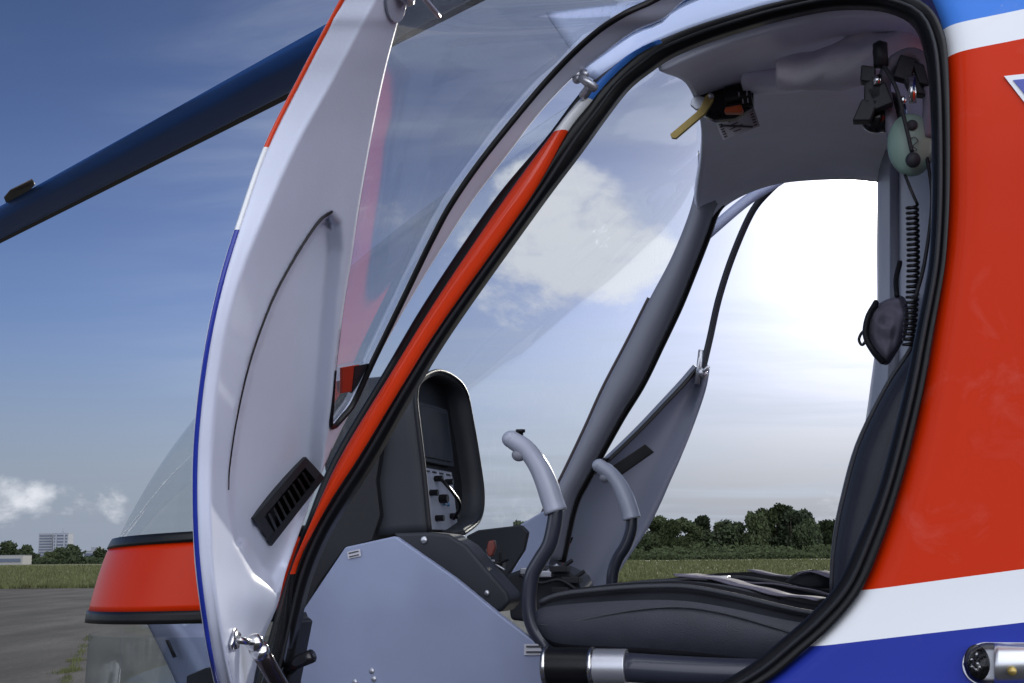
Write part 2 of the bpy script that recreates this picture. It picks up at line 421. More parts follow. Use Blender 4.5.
def door_disp(px, py):
    a = px - interp(DL, py)
    w = 34 - 17*smooth(60, 330, py)
    d = 0
    d -= .010*(1 - smooth(0, 7, a))                      # rolled outer edge
    if 200 < py < 610 and 215 < px < 355:
        s, side = sdist(px, py, POCK)
        wd = 4 if side < 7 else 13
        # raised lip on the right of the pocket
    if 540 < py < 640: d += .010*math.exp(-((px-262)/26)**2-((py-600)/22)**2)
    b = interp(DR, py)-px
    d -= .012*(1-smooth(0, 6, b))
    return d
ysd = [-90 + 3.6*i for i in range(int((760+90)/3.6)+1)]
NL, NM, NR = 44, 3, 12
vs = []; fs = []
ncols = NL+NM+NR
for y in ysd:
    L_, A, B, R_ = interp(DL, y)+2.5, interp(DWL, y), interp(DWR, y), interp(DR, y)
    if B < A+2: B = A+2
    if R_ < B+2: R_ = B+2
    xs = [L_+(A-L_)*i/NL for i in range(NL)] + [A+(B-A)*i/NM for i in range(NM)] + [B+(R_-B)*i/(NR-1) for i in range(NR)]
    for i, x in enumerate(xs):
        ww = 0
        vs.append(PD(x, y, door_disp(x, y)))
for i in range(len(ysd)-1):
    for j in range(ncols-1):
        if NL <= j < NL+NM and ysd[i+1] < 429: continue
        fs.append((i*ncols+j, i*ncols+j+1, (i+1)*ncols+j+1, (i+1)*ncols+j))
door = obj('crew_door', vs, fs, M['door'], H, sol=.007)
door['label'] = 'near open door with lavender-white inner panel and air vent'
door.modifiers['sol'].offset = -1
if True:
    # make sure the body of the door lies behind the shown face
    n0 = door.data.polygons[10].normal
    if n0.dot(DN) < 0: door.data.flip_normals()
# window pane
gy = [-88 + 8*i for i in range(65) if -88+8*i < 428] + [427]
vs = []
for y in gy:
    A, B = interp(DWL, y)-3, interp(DWR, y)+4
    for j in range(25):
        s = j/24; x = A+(B-A)*s
        p = PD(x, y) - DN*(.012 + .05*(B-A)/300*math.sin(PI*s)*smooth(428, 250, y))
        vs.append(p)
pane = obj('door_window', vs, grid_faces(len(gy), 25), M['doorglass'], door, sol=0)
# window rubber
wr = [(690, -20), (655, 0), (623, 15), (590, 38), (546, 82), (488, 152), (454, 200), (433, 238), (403, 300), (372, 364), (354, 403), (344, 416), (334, 427), (331, 423), (333, 405), (336, 371)]
tube('window_seal', cr([PD(x-1, y, .002) for x, y in wr], 90), lambda t: .0052 if t < .86 else max(.0015, .0052*(1-(t-.86)*7)), M['black'], door, n=8)
tube('window_seal', cr([PD(x+1, y, -.004) for x, y in ((336, 371), (344, 306), (353, 250), (356, 228), (370, 145), (385, 72), (404, 0))], 40), .0016, M['dark'], door, n=6)
# painted outer skin edges of the door
edgeL = stripe_mat('door_outer_livery', [(PD(240, 230).z, 0, 0), (PD(264, 147).z, 0, 0)], [BLUE, WHITE, (.62, .05, .012)], coat=.7, rough=.25, scuff=False)
ysl = [-90, -40, 0, 75, 145, 215, 280, 350, 420, 480, 550, 620, 683, 760]
tube('door_rim', cr([PD(interp(DL, y)+3, y, -.002) for y in ysl], 100), .0029, edgeL, door, n=10)
edgeR = stripe_mat('door_front_livery', [(PS(541, 117).z, 0, 0), (PS(600, 66).z, 0, 0)], [(.62, .05, .012), WHITE, BLUE2], coat=.7, rough=.25, scuff=False)
ribbon('door_rim', [PD(interp(DR, y)-3, y, -.022) for y in (-20, 3, 18, 29, 56, 78, 117, 146, 200, 257, 300, 348)],
       [PD(interp(DR, y)+dx, y, -.032) for y, dx in ((-20, 12), (3, 9), (18, 8), (29, 7), (56, 5), (78, 3), (117, 4), (146, 4), (200, 3), (257, 2), (300, 1), (348, 1))], 50, edgeR, door, crown=.002, thick=.006, nc=4)
# dark pocket edge
tube('pocket_edge', cr([PD(x, y, .0015) for x, y in ((331, 212), (318, 222), (296, 255), (272, 300), (250, 360), (236, 420), (229, 468), (228, 490))], 60), lambda t: .0022*(1-.6*t), M['black'], door, n=6)
# air vent grille in the door
q = [Vector((251, 518)), Vector((303, 457)), Vector((322, 478)), Vector((269, 546))]
VQ = [vdoor(p.x, p.y) for p in q]
def qp(s, t, lift): 
    a = q[0].lerp(q[1], s); b = q[3].lerp(q[2], s); c = a.lerp(b, t); return P(c.x, c.y, (VQ[0]*(1-s)+VQ[1]*s)*(1-t)+(VQ[3]*(1-s)+VQ[2]*s)*t) + DN*(lift+.013)
mb = MB()
def qbox(s0, s1, t0, t1, l0, l1, skew=0):
    return ([qp(s0, t0, l0), qp(s1, t0, l0), qp(s1+skew, t1, l0), qp(s0+skew, t1, l0), qp(s0, t0, l1), qp(s1, t0, l1), qp(s1+skew, t1, l1), qp(s0+skew, t1, l1)],
            [(0, 1, 2, 3), (4, 7, 6, 5), (0, 4, 5, 1), (1, 5, 6, 2), (2, 6, 7, 3), (3, 7, 4, 0)])
mb.add(qbox(0, 1, 0, .22, -.03, -.006)); mb.add(qbox(0, 1, .78, 1, -.03, -.006)); mb.add(qbox(0, .12, .22, .78, -.03, -.006)); mb.add(qbox(.9, 1, .22, .78, -.03, -.006))
gr = mb.build('air_vent', M['dark'], door, bev=.002)
mb = MB(); mb.add(qbox(.1, .92, .2, .8, -.024, -.019))
mb.build('vent_duct', M['blackgloss'], gr)
mb = MB()
for k in range(8): mb.add(qbox(.16+k*.093, .19+k*.093, .24, .76, -.019, -.003, skew=-.03))
mb.build('slat', M['black'], gr, sm=False)
# small red reflector stuck in window corner
plate('warning_sticker', [(345, 366), (366, 362), (363, 384), (346, 394)], 0, .002, M['redp'], door, bev=0) if False else None
v0 = [PD(x, y, -.012) for x, y in ((345, 367), (362, 364), (356, 391), (345, 393))]
obj('window_catch', *prism_geo(v0, DN*.006), M['redp'], door, bev=.001)
v0 = [PD(x, y, -.010) for x, y in ((357, 366), (371, 363), (360, 385), (354, 393))]
obj('window_catch', *prism_geo(v0, DN*.006), M['dark'], door, bev=.001)
# hinge between door and pillar
mb = MB()
hp = [P(582, 77, -.02), P(590, 84, -.01), P(586, 92, 0)]
mb.add(ball_geo(P(577, 79, -.02), U*.008, V*.008, Z*.008)); mb.add(ball_geo(P(584, 74, -.02), U*.008, V*.008, Z*.008))
mb.add(tube_geo(cr([P(581, 77, -.03), P(588, 83, -.03), P(595, 88, -.015)], 6), .0075, 8))
mb.add(tube_geo(cr([P(590, 85, -.02), P(587, 91, -.01), P(583, 96, .0)], 6), .008, 8))
mb.build('door_hinge', M['alu'], door)
# cockpit window upper latch, top left
mb = MB(); mb.add(tube_geo(cr([PD(404, -14, .012), PD(418, 4, .014), PD(431, 19, .014)], 8), .0035, 8)); mb.add(tube_geo(cr([PD(396, -8, .006), PD(398, 0, .012), PD(403, 4, .012)], 8), .007, 8))
mb.build('window_stay', M['alu'], door)
ov = [PD(394+11*math.cos(a)*.9, 2+22*math.sin(a), .001) for a in [2*PI*k/20 for k in range(20)]]
obj('stay_plate', *prism_geo(ov, DN*.004), M['grip'], door, bev=.001)

# gas strut: ball stud on the door and a tube running down to the sill
b0 = PD(243, 642, .025)
mb = MB(); mb.add(ball_geo(b0, U*.0125, V*.0125, Z*.0125, 20, 12))
mb.add(tube_geo([PD(236, 640, .002), b0], .005, 10))
mb.add(prism_geo([PD(x, y, .002) for x, y in ((233, 628), (238, 634), (236, 648), (229, 650), (228, 644))], DN*.005))
strut = None
d1 = P(300, 720, -.12)
axis = [b0.lerp(d1, .10+.9*i/5) for i in range(6)]
strut = tube('gas_strut', axis, .0125, mat('strut_tube', (.05, .04, .045), .2, metal=.7), H, n=16)
mb.build('ball_stud', M['steel'], strut)
mb = MB(); mb.add(tube_geo([b0.lerp(d1, .06), b0.lerp(d1, .125)], .0135, 16)); mb.build('end_collar', M['steel'], strut)
tube('stay_rod', [P(259, 690, .02), P(268, 669, .01), P(282, 700, 0)], .004, M['redp'], strut, n=6)

# ------------------------------------------------------------ nose: bands, glass, chin window
def near_u(z):   # u of the near pillar foot against height
    return interp(PT, z)
PT = sorted([(PS(x, y).z, uvz(PS(x, y))[0]) for x, y in ((262, 683), (290, 585), (311, 528), (366, 440), (440, 310), (504, 210), (560, 135), (609, 81), (660, 43))])
ZTOP = PT[-1][0]
def nose_pt(z, th, lfun):
    """th 0..pi from near pillar round the nose to the far pillar"""
    u0 = near_u(z); L_ = lfun(z)
    c, s = math.cos(th), math.sin(th)
    e = .80
    vv = .88 - (.88-.03)*math.copysign(abs(c)**e, c)
    uu = u0 - L_*abs(s)**e
    return G(uu, vv, z - .022*abs(s)**.8)
LT = [(.7, .10), (.85, .30), (1.0, .50), (1.12, .63), (1.25, .68), (1.32, .70), (1.44, .705), (1.55, .66)]
lfun = lambda z: interp(LT, z)
def nose_band(name, zs, m, th0=.0, th1=PI, n=70, proud=0, **k):
    vs = []
    for z in zs:
        for j in range(n):
            th = th0 + (th1-th0)*j/(n-1)
            p = nose_pt(z, th, lfun); c = G(near_u(z), .88, z)
            vs.append(p + (p-c).normalized()*proud)
    return obj(name, vs, grid_faces(len(zs), n), m, H, sol=.006, **k)
redband = mat('nose_red_paint', RED, .3, coat=.12, spec=.15, var=(3, .04))
nose_band('nose_shell', [1.318+.0120*i for i in range(11)], redband)
nose_band('nose_liner', [1.318+.0120*i for i in range(11)], M['trimgrey'], proud=-.012)
nose_band('nose_seal', [1.438, 1.444, 1.450, 1.456], M['black'], proud=.003)
nose_band('nose_seal', [1.298, 1.306, 1.313, 1.320], M['black'], proud=.003)
Np = cr([nose_pt(1.455, 0, lfun)] + [PS(x, y, .03) for x, y in ((392, 405), (440, 320), (504, 215), (560, 140), (609, 88), (655, 58))], 40)
Fp = cr([nose_pt(1.455, PI, lfun)] + [P(x, y, 1.72) for x, y in ((590, 430), (633, 345), (676, 262), (694, 215), (698, 180))], 40)
Te = cr([PS(655, 60, .05), P(685, 76, .45), P(699, 115, .9), P(700, 150, 1.3), P(698, 180, 1.72)], 61)
vs = []
for i in range(40):
    t = i/39
    Ls = .700*(1-t)**.75 * (1+.25*math.sin(PI*t))
    for j in range(61):
        th = PI*j/60; e = .8; c_, s_ = math.cos(th), math.sin(th)
        wv = .5 - .5*math.copysign(abs(c_)**e, c_)
        base = Np[i].lerp(Fp[i], wv)
        k = min(60, int(round(wv*60)))
        base = base + (Te[k] - Np[-1].lerp(Fp[-1], wv))*t**3
        vs.append(base - U*Ls*abs(s_)**e - Z*.022*abs(s_)**.8*(1-t))
wind = obj('windscreen', vs, grid_faces(40, 61), M['glass'], H)
vs = []
zz = [.80+(1.275-.80)*i/16 for i in range(17)]
for z in zz:
    for j in range(61): vs.append(nose_pt(z, PI*j/60, lfun))
obj('chin_window', vs, grid_faces(17, 61), M['chin'], H)
# structure seen through chin window
nosein = patch('nose_frame', [[P(x, y, .30) for x, y in ((146, 622), (160, 650), (176, 683), (200, 740))], [P(x, y, .26) for x, y in ((172, 622), (188, 650), (206, 683), (232, 740))],
                     [P(x, y, .30) for x, y in ((190, 622), (208, 650), (226, 683), (252, 740))], [P(x, y, .36) for x, y in ((232, 622), (248, 650), (262, 683), (280, 740))]], 14, 10, M['panelgrey'], H, sol=.02)
plate('slot', [(165, 640), (168, 640), (176, 657), (173, 658)], .255, .003, M['black'], nosein, bev=0)
plate('pedal_box', [(186, 676), (205, 668), (232, 668), (240, 720), (186, 720)], .2, .12, M['dark'], H)

# ------------------------------------------------------------ cabin: side panel, floor, glare shield
sidep = plate('side_panel', [(270, 760), (296, 620), (345, 547), (395, 536), (455, 578), (500, 615), (545, 650), (575, 760)], .50, .02, M['panelgrey'], H, bev=.004)
def placard(name, px, v, parent, lines=3, sz=None):
    o = plate(name, px, v, .001, M['placard'], parent, bev=0, sm=False)
    a, b, c, d = [Vector(p) for p in px]
    mb = MB()
    for i in range(lines):
        t0 = (i+.35)/(lines+.3); t1 = t0+.35/(lines+.3)
        for s0, s1 in ((.08, .42), (.5, .88)):
            if random.random() < .2: s1 -= .12
            q4 = [a.lerp(b, s0).lerp(d.lerp(c, s0), t0), a.lerp(b, s1).lerp(d.lerp(c, s1), t0), a.lerp(b, s1).lerp(d.lerp(c, s1), t1), a.lerp(b, s0).lerp(d.lerp(c, s0), t1)]
            mb.add(prism_geo([P(p.x, p.y, v-.0015) for p in q4], V*.0012))
    mb.build('print', M['ink'], o, sm=False)
    return o
def sub_placard(name, px, v, parent, lines=2):
    mb = MB(); mb.add(prism_geo([P(x, y, v) for x, y in px], V*.001), 0)
    a, b, c, d = [Vector(p) for p in px]
    for i in range(lines):
        t0 = (i+.3)/lines; t1 = t0+.35/lines
        q4 = [a.lerp(b, .1).lerp(d.lerp(c, .1), t0), a.lerp(b, .85).lerp(d.lerp(c, .85), t0), a.lerp(b, .85).lerp(d.lerp(c, .85), t1), a.lerp(b, .1).lerp(d.lerp(c, .1), t1)]
        mb.add(prism_geo([P(p.x, p.y, v-.0012) for p in q4], V*.001), 1)
    return mb.build(name, [M['placard'], M['ink']], parent, sm=False)
sub_placard('placard', [(347, 552), (360, 549), (361, 556), (348, 559)], .497, sidep)
sub_placard('placard', [(524, 644), (545, 644), (545, 655), (524, 655)], .497, sidep)
for x, y in ((372, 671), (374, 679), (355, 682)):
    o = MB().add(ball_geo(P(x, y, .5), U*.006, V*.004, Z*.006, 12, 8)).build('screw', M['alu'], sidep)
patch('cabin_floor', [[G(u, v, 1.0 if u > -.3 else 1.0) for u in (-.55, -.2, .3, .9)] for v in (.06, .6, 1.2, 1.7)], 6, 6, M['hood'], H, sol=.03)
plate('glare_shield', [(292, 640), (318, 585), (345, 548), (372, 541), (380, 515), (376, 480), (384, 430), (350, 450), (320, 500)], .60, .30, M['dark'], H)

# ------------------------------------------------------------ instrument panel
rear = [(430, 532, .62), (424, 470, .62), (418, 420, .62), (416, 396, .63), (421, 379, .67), (438, 371, .76), (455, 378, .87), (466, 392, .93), (472, 420, .94), (478, 455, .94), (483, 495, .94), (479, 520, .93), (462, 535, .88)]
def uplane(z):
    a_, b_ = uvz(P(*rear[0])), uvz(P(*rear[3]))
    return a_[0] + (b_[0]-a_[0])*(z-a_[2])/(b_[2]-a_[2])
rp = []
for x_, y_, v_ in rear:
    if x_ > 430 and y_ < 540:
        lo, hi = .5, 1.3      # depth at which the ray meets the panel's rear plane
        for _ in range(40):
            m_ = (lo+hi)/2; q_ = uvz(P(x_, y_, m_))
            if q_[0] > uplane(q_[2]): lo = m_
            else: hi = m_
        v_ = m_
    rp.append(P(x_, y_, v_))
print('PANEL', [tuple(round(c, 2) for c in uvz(p)) for p in rp])
front = [p - U*(.22+.06*(p.z-1.45)) - Z*.01 for p in rp]
hood = patch('instrument_panel', [rp, [a.lerp(b, .5)+(a-b)*0 for a, b in zip(rp, front)], front], 8, 60, M['hood'], H, sol=.010)
tube('hood_trim', cr(rp, 70), .005, M['dark'], hood, n=8)
cen = sum(rp, Vector())/len(rp)
inner = [cen.lerp(p, .955) - U*.05 for p in cr(rp, 40)]
obj('panel_face', *prism_geo(inner, -U*.01), M['dark'], hood, sm=False)
# coordinates on panel face: v,z at plane u = uf(z)
ufz = [(p.z, uvz(p)[0]-.049) for p in (rp[0], rp[2], rp[4])]
ufz = sorted(ufz)
def face(v, z, out=0): return G(interp(ufz, z)+out, v, z)
def facebox(name, v0, v1, z0, z1, out, m, parent, **k):
    pts = [face(v0, z0), face(v1, z0), face(v1, z1), face(v0, z1)]
    return obj(name, *prism_geo(pts, U*out), m, parent, **k)
zb, zt = min(p.z for p in rp), max(p.z for p in rp)
zr = zt-zb
facebox('instrument_plate', .67, .925, zb+.03*zr, zb+.40*zr, .006, M['subpanel'], hood, bev=.002)
facebox('bezel', .67, .925, zb+.43*zr, zb+.80*zr, .014, M['hood'], hood, bev=.003)
facebox('display_screen', .69, .905, zb+.46*zr, zb+.77*zr, .017, M['screen'], hood, bev=.001)
for v, t in ((.78, .10), (.82, .22), (.88, .12), (.87, .33), (.80, .34), (.76, .25)):
    c = face(v, zb+t*zr, .006)
    tube('knob', [c, c+U*.02], .007 if t != .22 else .010, M['black'], hood, n=14, bev=.001)
for v, t in ((.835, .19), (.865, .19)):
    c = face(v, zb+t*zr, .008); tube('indicator', [c, c+U*.004], .004, M['yellowtag'], hood, n=10)
for k_ in range(5):
    facebox('label_strip', .70+.045*k_, .725+.045*k_, zb+.375*zr, zb+.385*zr, .0075, M['ink'], hood)
for v, t in ((.685, .045), (.91, .045), (.685, .385), (.91, .385)):
    c = face(v, zb+t*zr, .006); tube('screw', [c, c+U*.002], .004, M['alu'], hood, n=10)
tube('panel_cable', cr([face(.80, zb+.34*zr, .02), face(.79, zb+.27*zr, .045), face(.83, zb+.18*zr, .05), face(.86, zb+.10*zr, .02)], 24), .004, M['black'], hood, n=8)
# lower console arm
cons = plate('centre_console', [(392, 533), (398, 540), (425, 558), (455, 583), (478, 604), (490, 612), (501, 612), (510, 602), (507, 592), (484, 566), (466, 545), (448, 534), (430, 532)], .60, .09, M['hood'], H, bev=.008)
for x, y, s in ((455, 560, .012), (470, 556, .010), (480, 562, .012), (490, 563, .010), (500, 566, .012), (464, 549, .01), (474, 566, .01)):
    c = P(x, y, .72); mb = MB(); mb.add(box_geo(c, U*s*.8, V*s, Z*s*.7)); mb.add(tube_geo([c, c+Z*.03+U*.008*random.uniform(-1, 1)], .0035, 8))
    mb.build('switch', M['black'] if s > .01 else M['alu'], cons, bev=.002)
plate('switch_guard', [(488, 541), (494, 540), (495, 548), (492, 556), (488, 557), (486, 550)], .66, .015, M['guard'], cons)
tube('cable', cr([P(446, 545, .7), P(462, 552, .69), P(478, 560, .7), P(497, 563, .7), P(508, 560, .72)], 30), .003, M['black'], cons, n=6)
tube('cable', cr([P(452, 536, .72), P(470, 548, .70), P(488, 560, .7), P(505, 570, .7)], 30), .0025, M['alu'], cons, n=6)
MB().add(ball_geo(P(424, 540, .598), U*.008, V*.004, Z*.008, 12, 8)).build('screw', M['alu'], cons)
MB().add(ball_geo(P(487, 593, .598), U*.006, V*.004, Z*.006, 12, 8)).build('screw', M['alu'], cons)
# forward bulkhead pieces below the windscreen on the far side
plate('windscreen_sill', [(466, 536), (478, 530), (521, 525), (528, 532), (524, 550), (508, 575), (505, 600), (480, 600)], 1.2, .02, M['hood'], H, bev=.004)
plate('far_foot_panel', [(519, 525), (548, 508), (563, 500), (556, 530), (545, 570), (540, 600), (500, 600), (510, 575), (524, 550)], 1.5, .03, M['panelgrey'], H, bev=.006).name = 'foot_panel'
pb = plate('pedal_assembly', [(505, 575), (530, 566), (556, 566), (575, 575), (585, 600), (550, 625), (510, 620)], .9, .14, M['hood'], H, bev=.008)
for x, y in ((531, 571), (545, 574), (560, 569), (572, 580), (562, 590)):
    mb = MB(); c = P(x, y, .88); mb.add(box_geo(c, U*.02, V*.02, Z*.007)); mb.add(tube_geo([c, c+Z*.02+U*.03], .005, 8)); mb.build('pedal_link', M['alu'] if x % 2 else M['dark'], pb, bev=.002)
tube('cable', cr([P(520, 575, .86), P(540, 583, .86), P(560, 580, .86), P(580, 592, .86)], 20), .004, M['dark'], pb, n=6)

# ------------------------------------------------------------ cyclic sticks
def cyclic(dv, pts_grip, pts_stick, k=1.0, lab=None):
    st = tube('cyclic_stick', cr([P(x, y, dv) for x, y in pts_stick], 50), .0150, M['stick'], H, n=16)
    gp = cr([P(x, y, dv) for x, y in pts_grip], 40)
    def gr_(t):
        if t < .06: return .009+.010*math.sqrt(t/.06)
        if t < .25: return .019
        return .019 + .0030*smooth(.25, .8, t) + .001*smooth(.9, 1, t)
    g = tube('grip', gp, gr_, M['grip'], st, n=20, flat=1.15, up=V)
    # head bulge and trigger
    ax = (gp[1]-gp[6]).normalized()
    mb = MB(); mb.add(ball_geo(gp[2], U*.020, V*.022, Z*.018, 18, 10)); mb.build('grip_head', M['grip'], st)
    x, y = pts_grip[1]; s = k
    mb = MB(); mb.add(ball_geo(P(x+3*s, y+13*s, dv-.004), U*.015, V*.014, Z*.013, 16, 10)); mb.build('trigger', M['trimgrey'], st)
    mb = MB(); c = gp[5] + Z*.017+U*.006; mb.add(tube_geo([c-Z*.008, c+Z*.004], .006, 12)); mb.add(tube_geo([c+Z*.004, c+Z*.010], .010, 6)); mb.build('hat_switch', M['black'], st)
    return st
c1 = cyclic(.51, [(508, 437), (516, 442), (527, 450), (538, 465), (546, 482), (552, 500), (556, 512)],
            [(556, 508), (554, 525), (549, 545), (540, 560), (532, 575), (529, 595), (530, 615), (536, 632), (548, 650), (560, 680)])
c1['label'] = 'near control stick with light grey grip and button on top'
c2 = cyclic(1.26, [(597, 464), (603, 468), (612, 475), (620, 486), (626, 499), (630, 511), (632, 519)],
            [(632, 516), (631, 530), (626, 545), (618, 558), (613, 572), (612, 590), (614, 610)], .75)
c2['label'] = 'far control stick with light grey grip against the far door'

# ------------------------------------------------------------ seats
def seat(dv, dx, dy, near=True):
    """cushion lofted along u, seat back behind; dx,dy unused for the near seat"""
    base = .22
    top = [(535, 606), (541, 598), (560, 591), (600, 586), (642, 583), (685, 583), (727, 590), (769, 600), (800, 607), (830, 612), (860, 616)]
    bot = [(541, 634), (546, 646), (562, 656), (600, 660), (642, 663), (685, 667), (727, 671), (769, 675), (800, 677), (830, 679), (860, 681)]
    T = cr([P(x, y, base) for x, y in top], 40); B = cr([P(x, y, base) for x, y in bot], 40)
    vs = []; w = .44
    sec = []
    n = 36
    for i, (t, b) in enumerate(zip(T, B)):
        s = i/39
        for k in range(n):
            a = 2*PI*k/n
            c, sn = math.cos(a), math.sin(a)
            ex = .32
            x = .5+.5*math.copysign(abs(c)**ex, c); y = .5+.5*math.copysign(abs(sn)**.28, sn)
            hump = .012*math.exp(-((x-.15)/.1)**2) + .012*math.exp(-((x-.85)/.1)**2) - .01
            p = b.lerp(t, y) + V*(dv+w*x) + Z*(hump*smooth(.7, 1, y))
            # bulging side
            p += V*(-.02 if x < .1 else (.02 if x > .9 else 0))*math.sin(PI*y)
            vs.append(p)
    fs = grid_faces(40, n, closed=True); fs.append(tuple(range(n))[::-1]); fs.append(tuple(39*n+k for k in range(n)))
    cu = obj('crew_seat', vs, fs, M['leather'], H)
    cu.data.materials.append(M['seattop'])
    for p in cu.data.polygons:
        if abs(p.normal.z) > .55: p.material_index = 1
    ztop = sorted((uvz(p)[0], p.z) for p in T)
    for vofs in (.005, .435):
        tube('piping', cr([p + V*(dv+vofs-.004)+Z*(-.006) for p in T[1:]], 60), .0042, M['leather2'], cu, n=8)
    tube('piping', cr([b.lerp(t, .42+.3*math.sin(PI*i/20.0)) + V*(dv-.017) for i, (t, b) in enumerate(list(zip(T, B))[1::2])], 50), .002, M['leather2'], cu, n=6) if near else None
    # seat back: side outline
    lf = [(826, 604), (826, 570), (829, 535), (836, 498), (852, 440), (880, 384), (906, 345), (925, 300), (940, 262)]
    rg = [(905, 640), (912, 600), (925, 560), (940, 520), (965, 450), (985, 390), (1000, 350), (1006, 300), (1004, 262)]
    Lw = cr([P(x, y, base) for x, y in lf], 30); Rw = cr([P(x, y, base) for x, y in rg], 30)
    vs = []
    for i, (a, b) in enumerate(zip(Lw, Rw)):
        for k in range(n):
            th = 2*PI*k/n; c, sn = math.cos(th), math.sin(th)
            x = .5+.5*math.copysign(abs(c)**.5, c); y = .5+.5*math.copysign(abs(sn)**.35, sn)
            p = a.lerp(b, x) + V*(dv+w*y)
            if x < .3: p += U*(.014*math.cos(y*PI*6)*.4 + .012*math.sin(PI*y))
            vs.append(p)
    fs = grid_faces(30, n, closed=True); fs.append(tuple(range(n))[::-1]); fs.append(tuple(29*n+k for k in range(n)))
    bk = obj('backrest', vs, fs, M['leather'], cu)
    tube('piping', [a.lerp(b, .07) + V*(dv-.002) for a, b in zip(Lw, Rw)][1:-1], .0035, M['leather2'], cu, n=8)
    return cu
s1 = seat(0, 0, 0); s1['label'] = 'near black leather crew seat with stitched piping'
s2 = seat(.82, 0, 0, False); s2['label'] = 'far black leather crew seat beyond the near one'
# belts lying on the cushions
SEATZ = sorted((uvz(P(x, y, .22))[0], P(x, y, .22).z) for x, y in ((541, 598), (560, 591), (600, 586), (642, 583), (685, 583), (727, 590), (769, 600), (800, 607), (830, 612), (860, 616)))
def belt(path, w, parent, lift=.006):
    A = cr([G(u, v, interp(SEATZ, u)+lift+h) for u, v, h in path], 60)
    vs = []
    for i, p in enumerate(A):
        t = (A[min(i+1, 59)]-A[max(i-1, 0)]).normalized(); n = t.cross(Z).normalized()
        for s_ in (-1, 1): vs.append(p + n*(s_*w) + Z*.0012*math.sin(i*.35+s_*.6))
    return obj('seat_belt', vs, grid_faces(60, 2), M['pouch'], parent, sol=.003)
belt([(.52, .30, .01), (.44, .33, .004), (.36, .38, .003), (.30, .42, .003), (.26, .43, .003)], .023, s1)
belt([(.52, .56, .01), (.45, .54, .012), (.38, .50, .003), (.31, .47, .003), (.25, .52, .004)], .023, s1)
belt([(.56, 1.05, .015), (.47, 1.12, .035), (.40, 1.20, .006), (.30, 1.24, .003)], .023, s2)
belt([(.56, 1.45, .015), (.48, 1.38, .03), (.40, 1.32, .004), (.30, 1.28, .003)], .023, s2)
for k_, vv_ in enumerate((.33, .44, .55)):
    tube('seam', cr([G(u, vv_, interp(SEATZ, u)-.001) for u in (.05, .15, .25, .35, .45)], 40), .003, M['leather2'], s1, n=6)
# black webbing flap standing at the back of the far seat
patch('belt_flap', [[P(x, y, 1.15) for x, y in ((778, 590), (790, 577), (801, 571), (816, 570), (832, 574))], [P(x, y, 1.16) for x, y in ((776, 594), (792, 592), (806, 590), (820, 588), (836, 588))]], 6, 24, M['hood'], s2, sol=.004,
      disp=lambda a_, b_, p: p + V*.02*noise.noise(p*20))
mb = MB(); c = G(.33, .44, interp(SEATZ, .33)+.006); mb.add(box_geo(c, U*.020, V*.018, Z*.004)); mb.build('buckle', M['alu'], s1, bev=.003)
# belt guide on the seat back edge
plate('belt_guide', [(911, 366), (917, 364), (919, 380), (913, 420), (905, 424), (901, 418)], .028, .015, M['trimgrey'], s1, bev=.003)

# collective lever: dark grip, silver collar and tube along the seat side
cl = tube('collective_lever', cr([P(622, 667, .16), P(700, 672, .16), P(800, 676, .16), P(900, 684, .16)], 20), .0235, M['stick'], H, n=24)
tube('grip', [P(547, 666, .16), P(592, 667, .16)], .031, M['black'], cl, n=28, bev=.003)
tube('collar', [P(591, 667, .16), P(595, 667, .16)], .0325, M['steel'], cl, n=28)
tube('collar', [P(595, 667, .16), P(627, 667.5, .16)], .0295, M['alu'], cl, n=28, bev=.002)
tube('collar', [P(545, 666, .16), P(549, 666, .16)], .0325, M['steel'], cl, n=28)

# ------------------------------------------------------------ roof lining and far pillar
near_top = [(655, 60), (700, 40), (752, 22), (832, 4), (903, 4), (935, 20)]
r0 = [PS(x, y, .05) for x, y in near_top]
rows = [r0,
        [P(685, 76, .45), P(730, 62, .45), P(785, 52, .45), P(845, 42, .45), P(900, 40, .45), P(945, 50, .4)],
        [P(699, 115, .9), P(745, 102, .9), P(795, 95, .9), P(850, 90, .9), P(900, 92, .9), P(950, 100, .8)],
        [P(700, 150, 1.3), P(738, 140, 1.3), P(790, 130, 1.3), P(845, 126, 1.3), P(895, 132, 1.3), P(945, 145, 1.2)],
        [P(694, 196, 1.6), P(722, 180, 1.6), P(768, 163, 1.6), P(832, 156, 1.6), P(885, 160, 1.6), P(930, 170, 1.5)],
        [P(700, 235, 1.70), P(722, 202, 1.70), P(770, 180, 1.70), P(832, 174, 1.70), P(882, 177, 1.70), P(925, 185, 1.65)]]
lining = patch('roof_lining', rows, 50, 50, M['lining'], H, sol=.02)
tube('lining_trim', cr([P(x, y, 1.695) for x, y in ((662, 340), (692, 268), (701, 243), (707, 221), (719, 203), (753, 187), (790, 177), (832, 174), (882, 178))], 50), .009, M['black'], lining, n=8)
# roof ledge (step in the lining)
patch('roof_ledge', [[P(x, y, .55) for x, y in ((748, 70), (790, 62), (850, 52), (910, 50))], [P(x, y, .5) for x, y in ((742, 78), (790, 78), (850, 68), (915, 62))],
                     [P(x, y, .62) for x, y in ((745, 90), (790, 88), (850, 78), (915, 72))]], 12, 20, M['lining'], H, sol=.01)
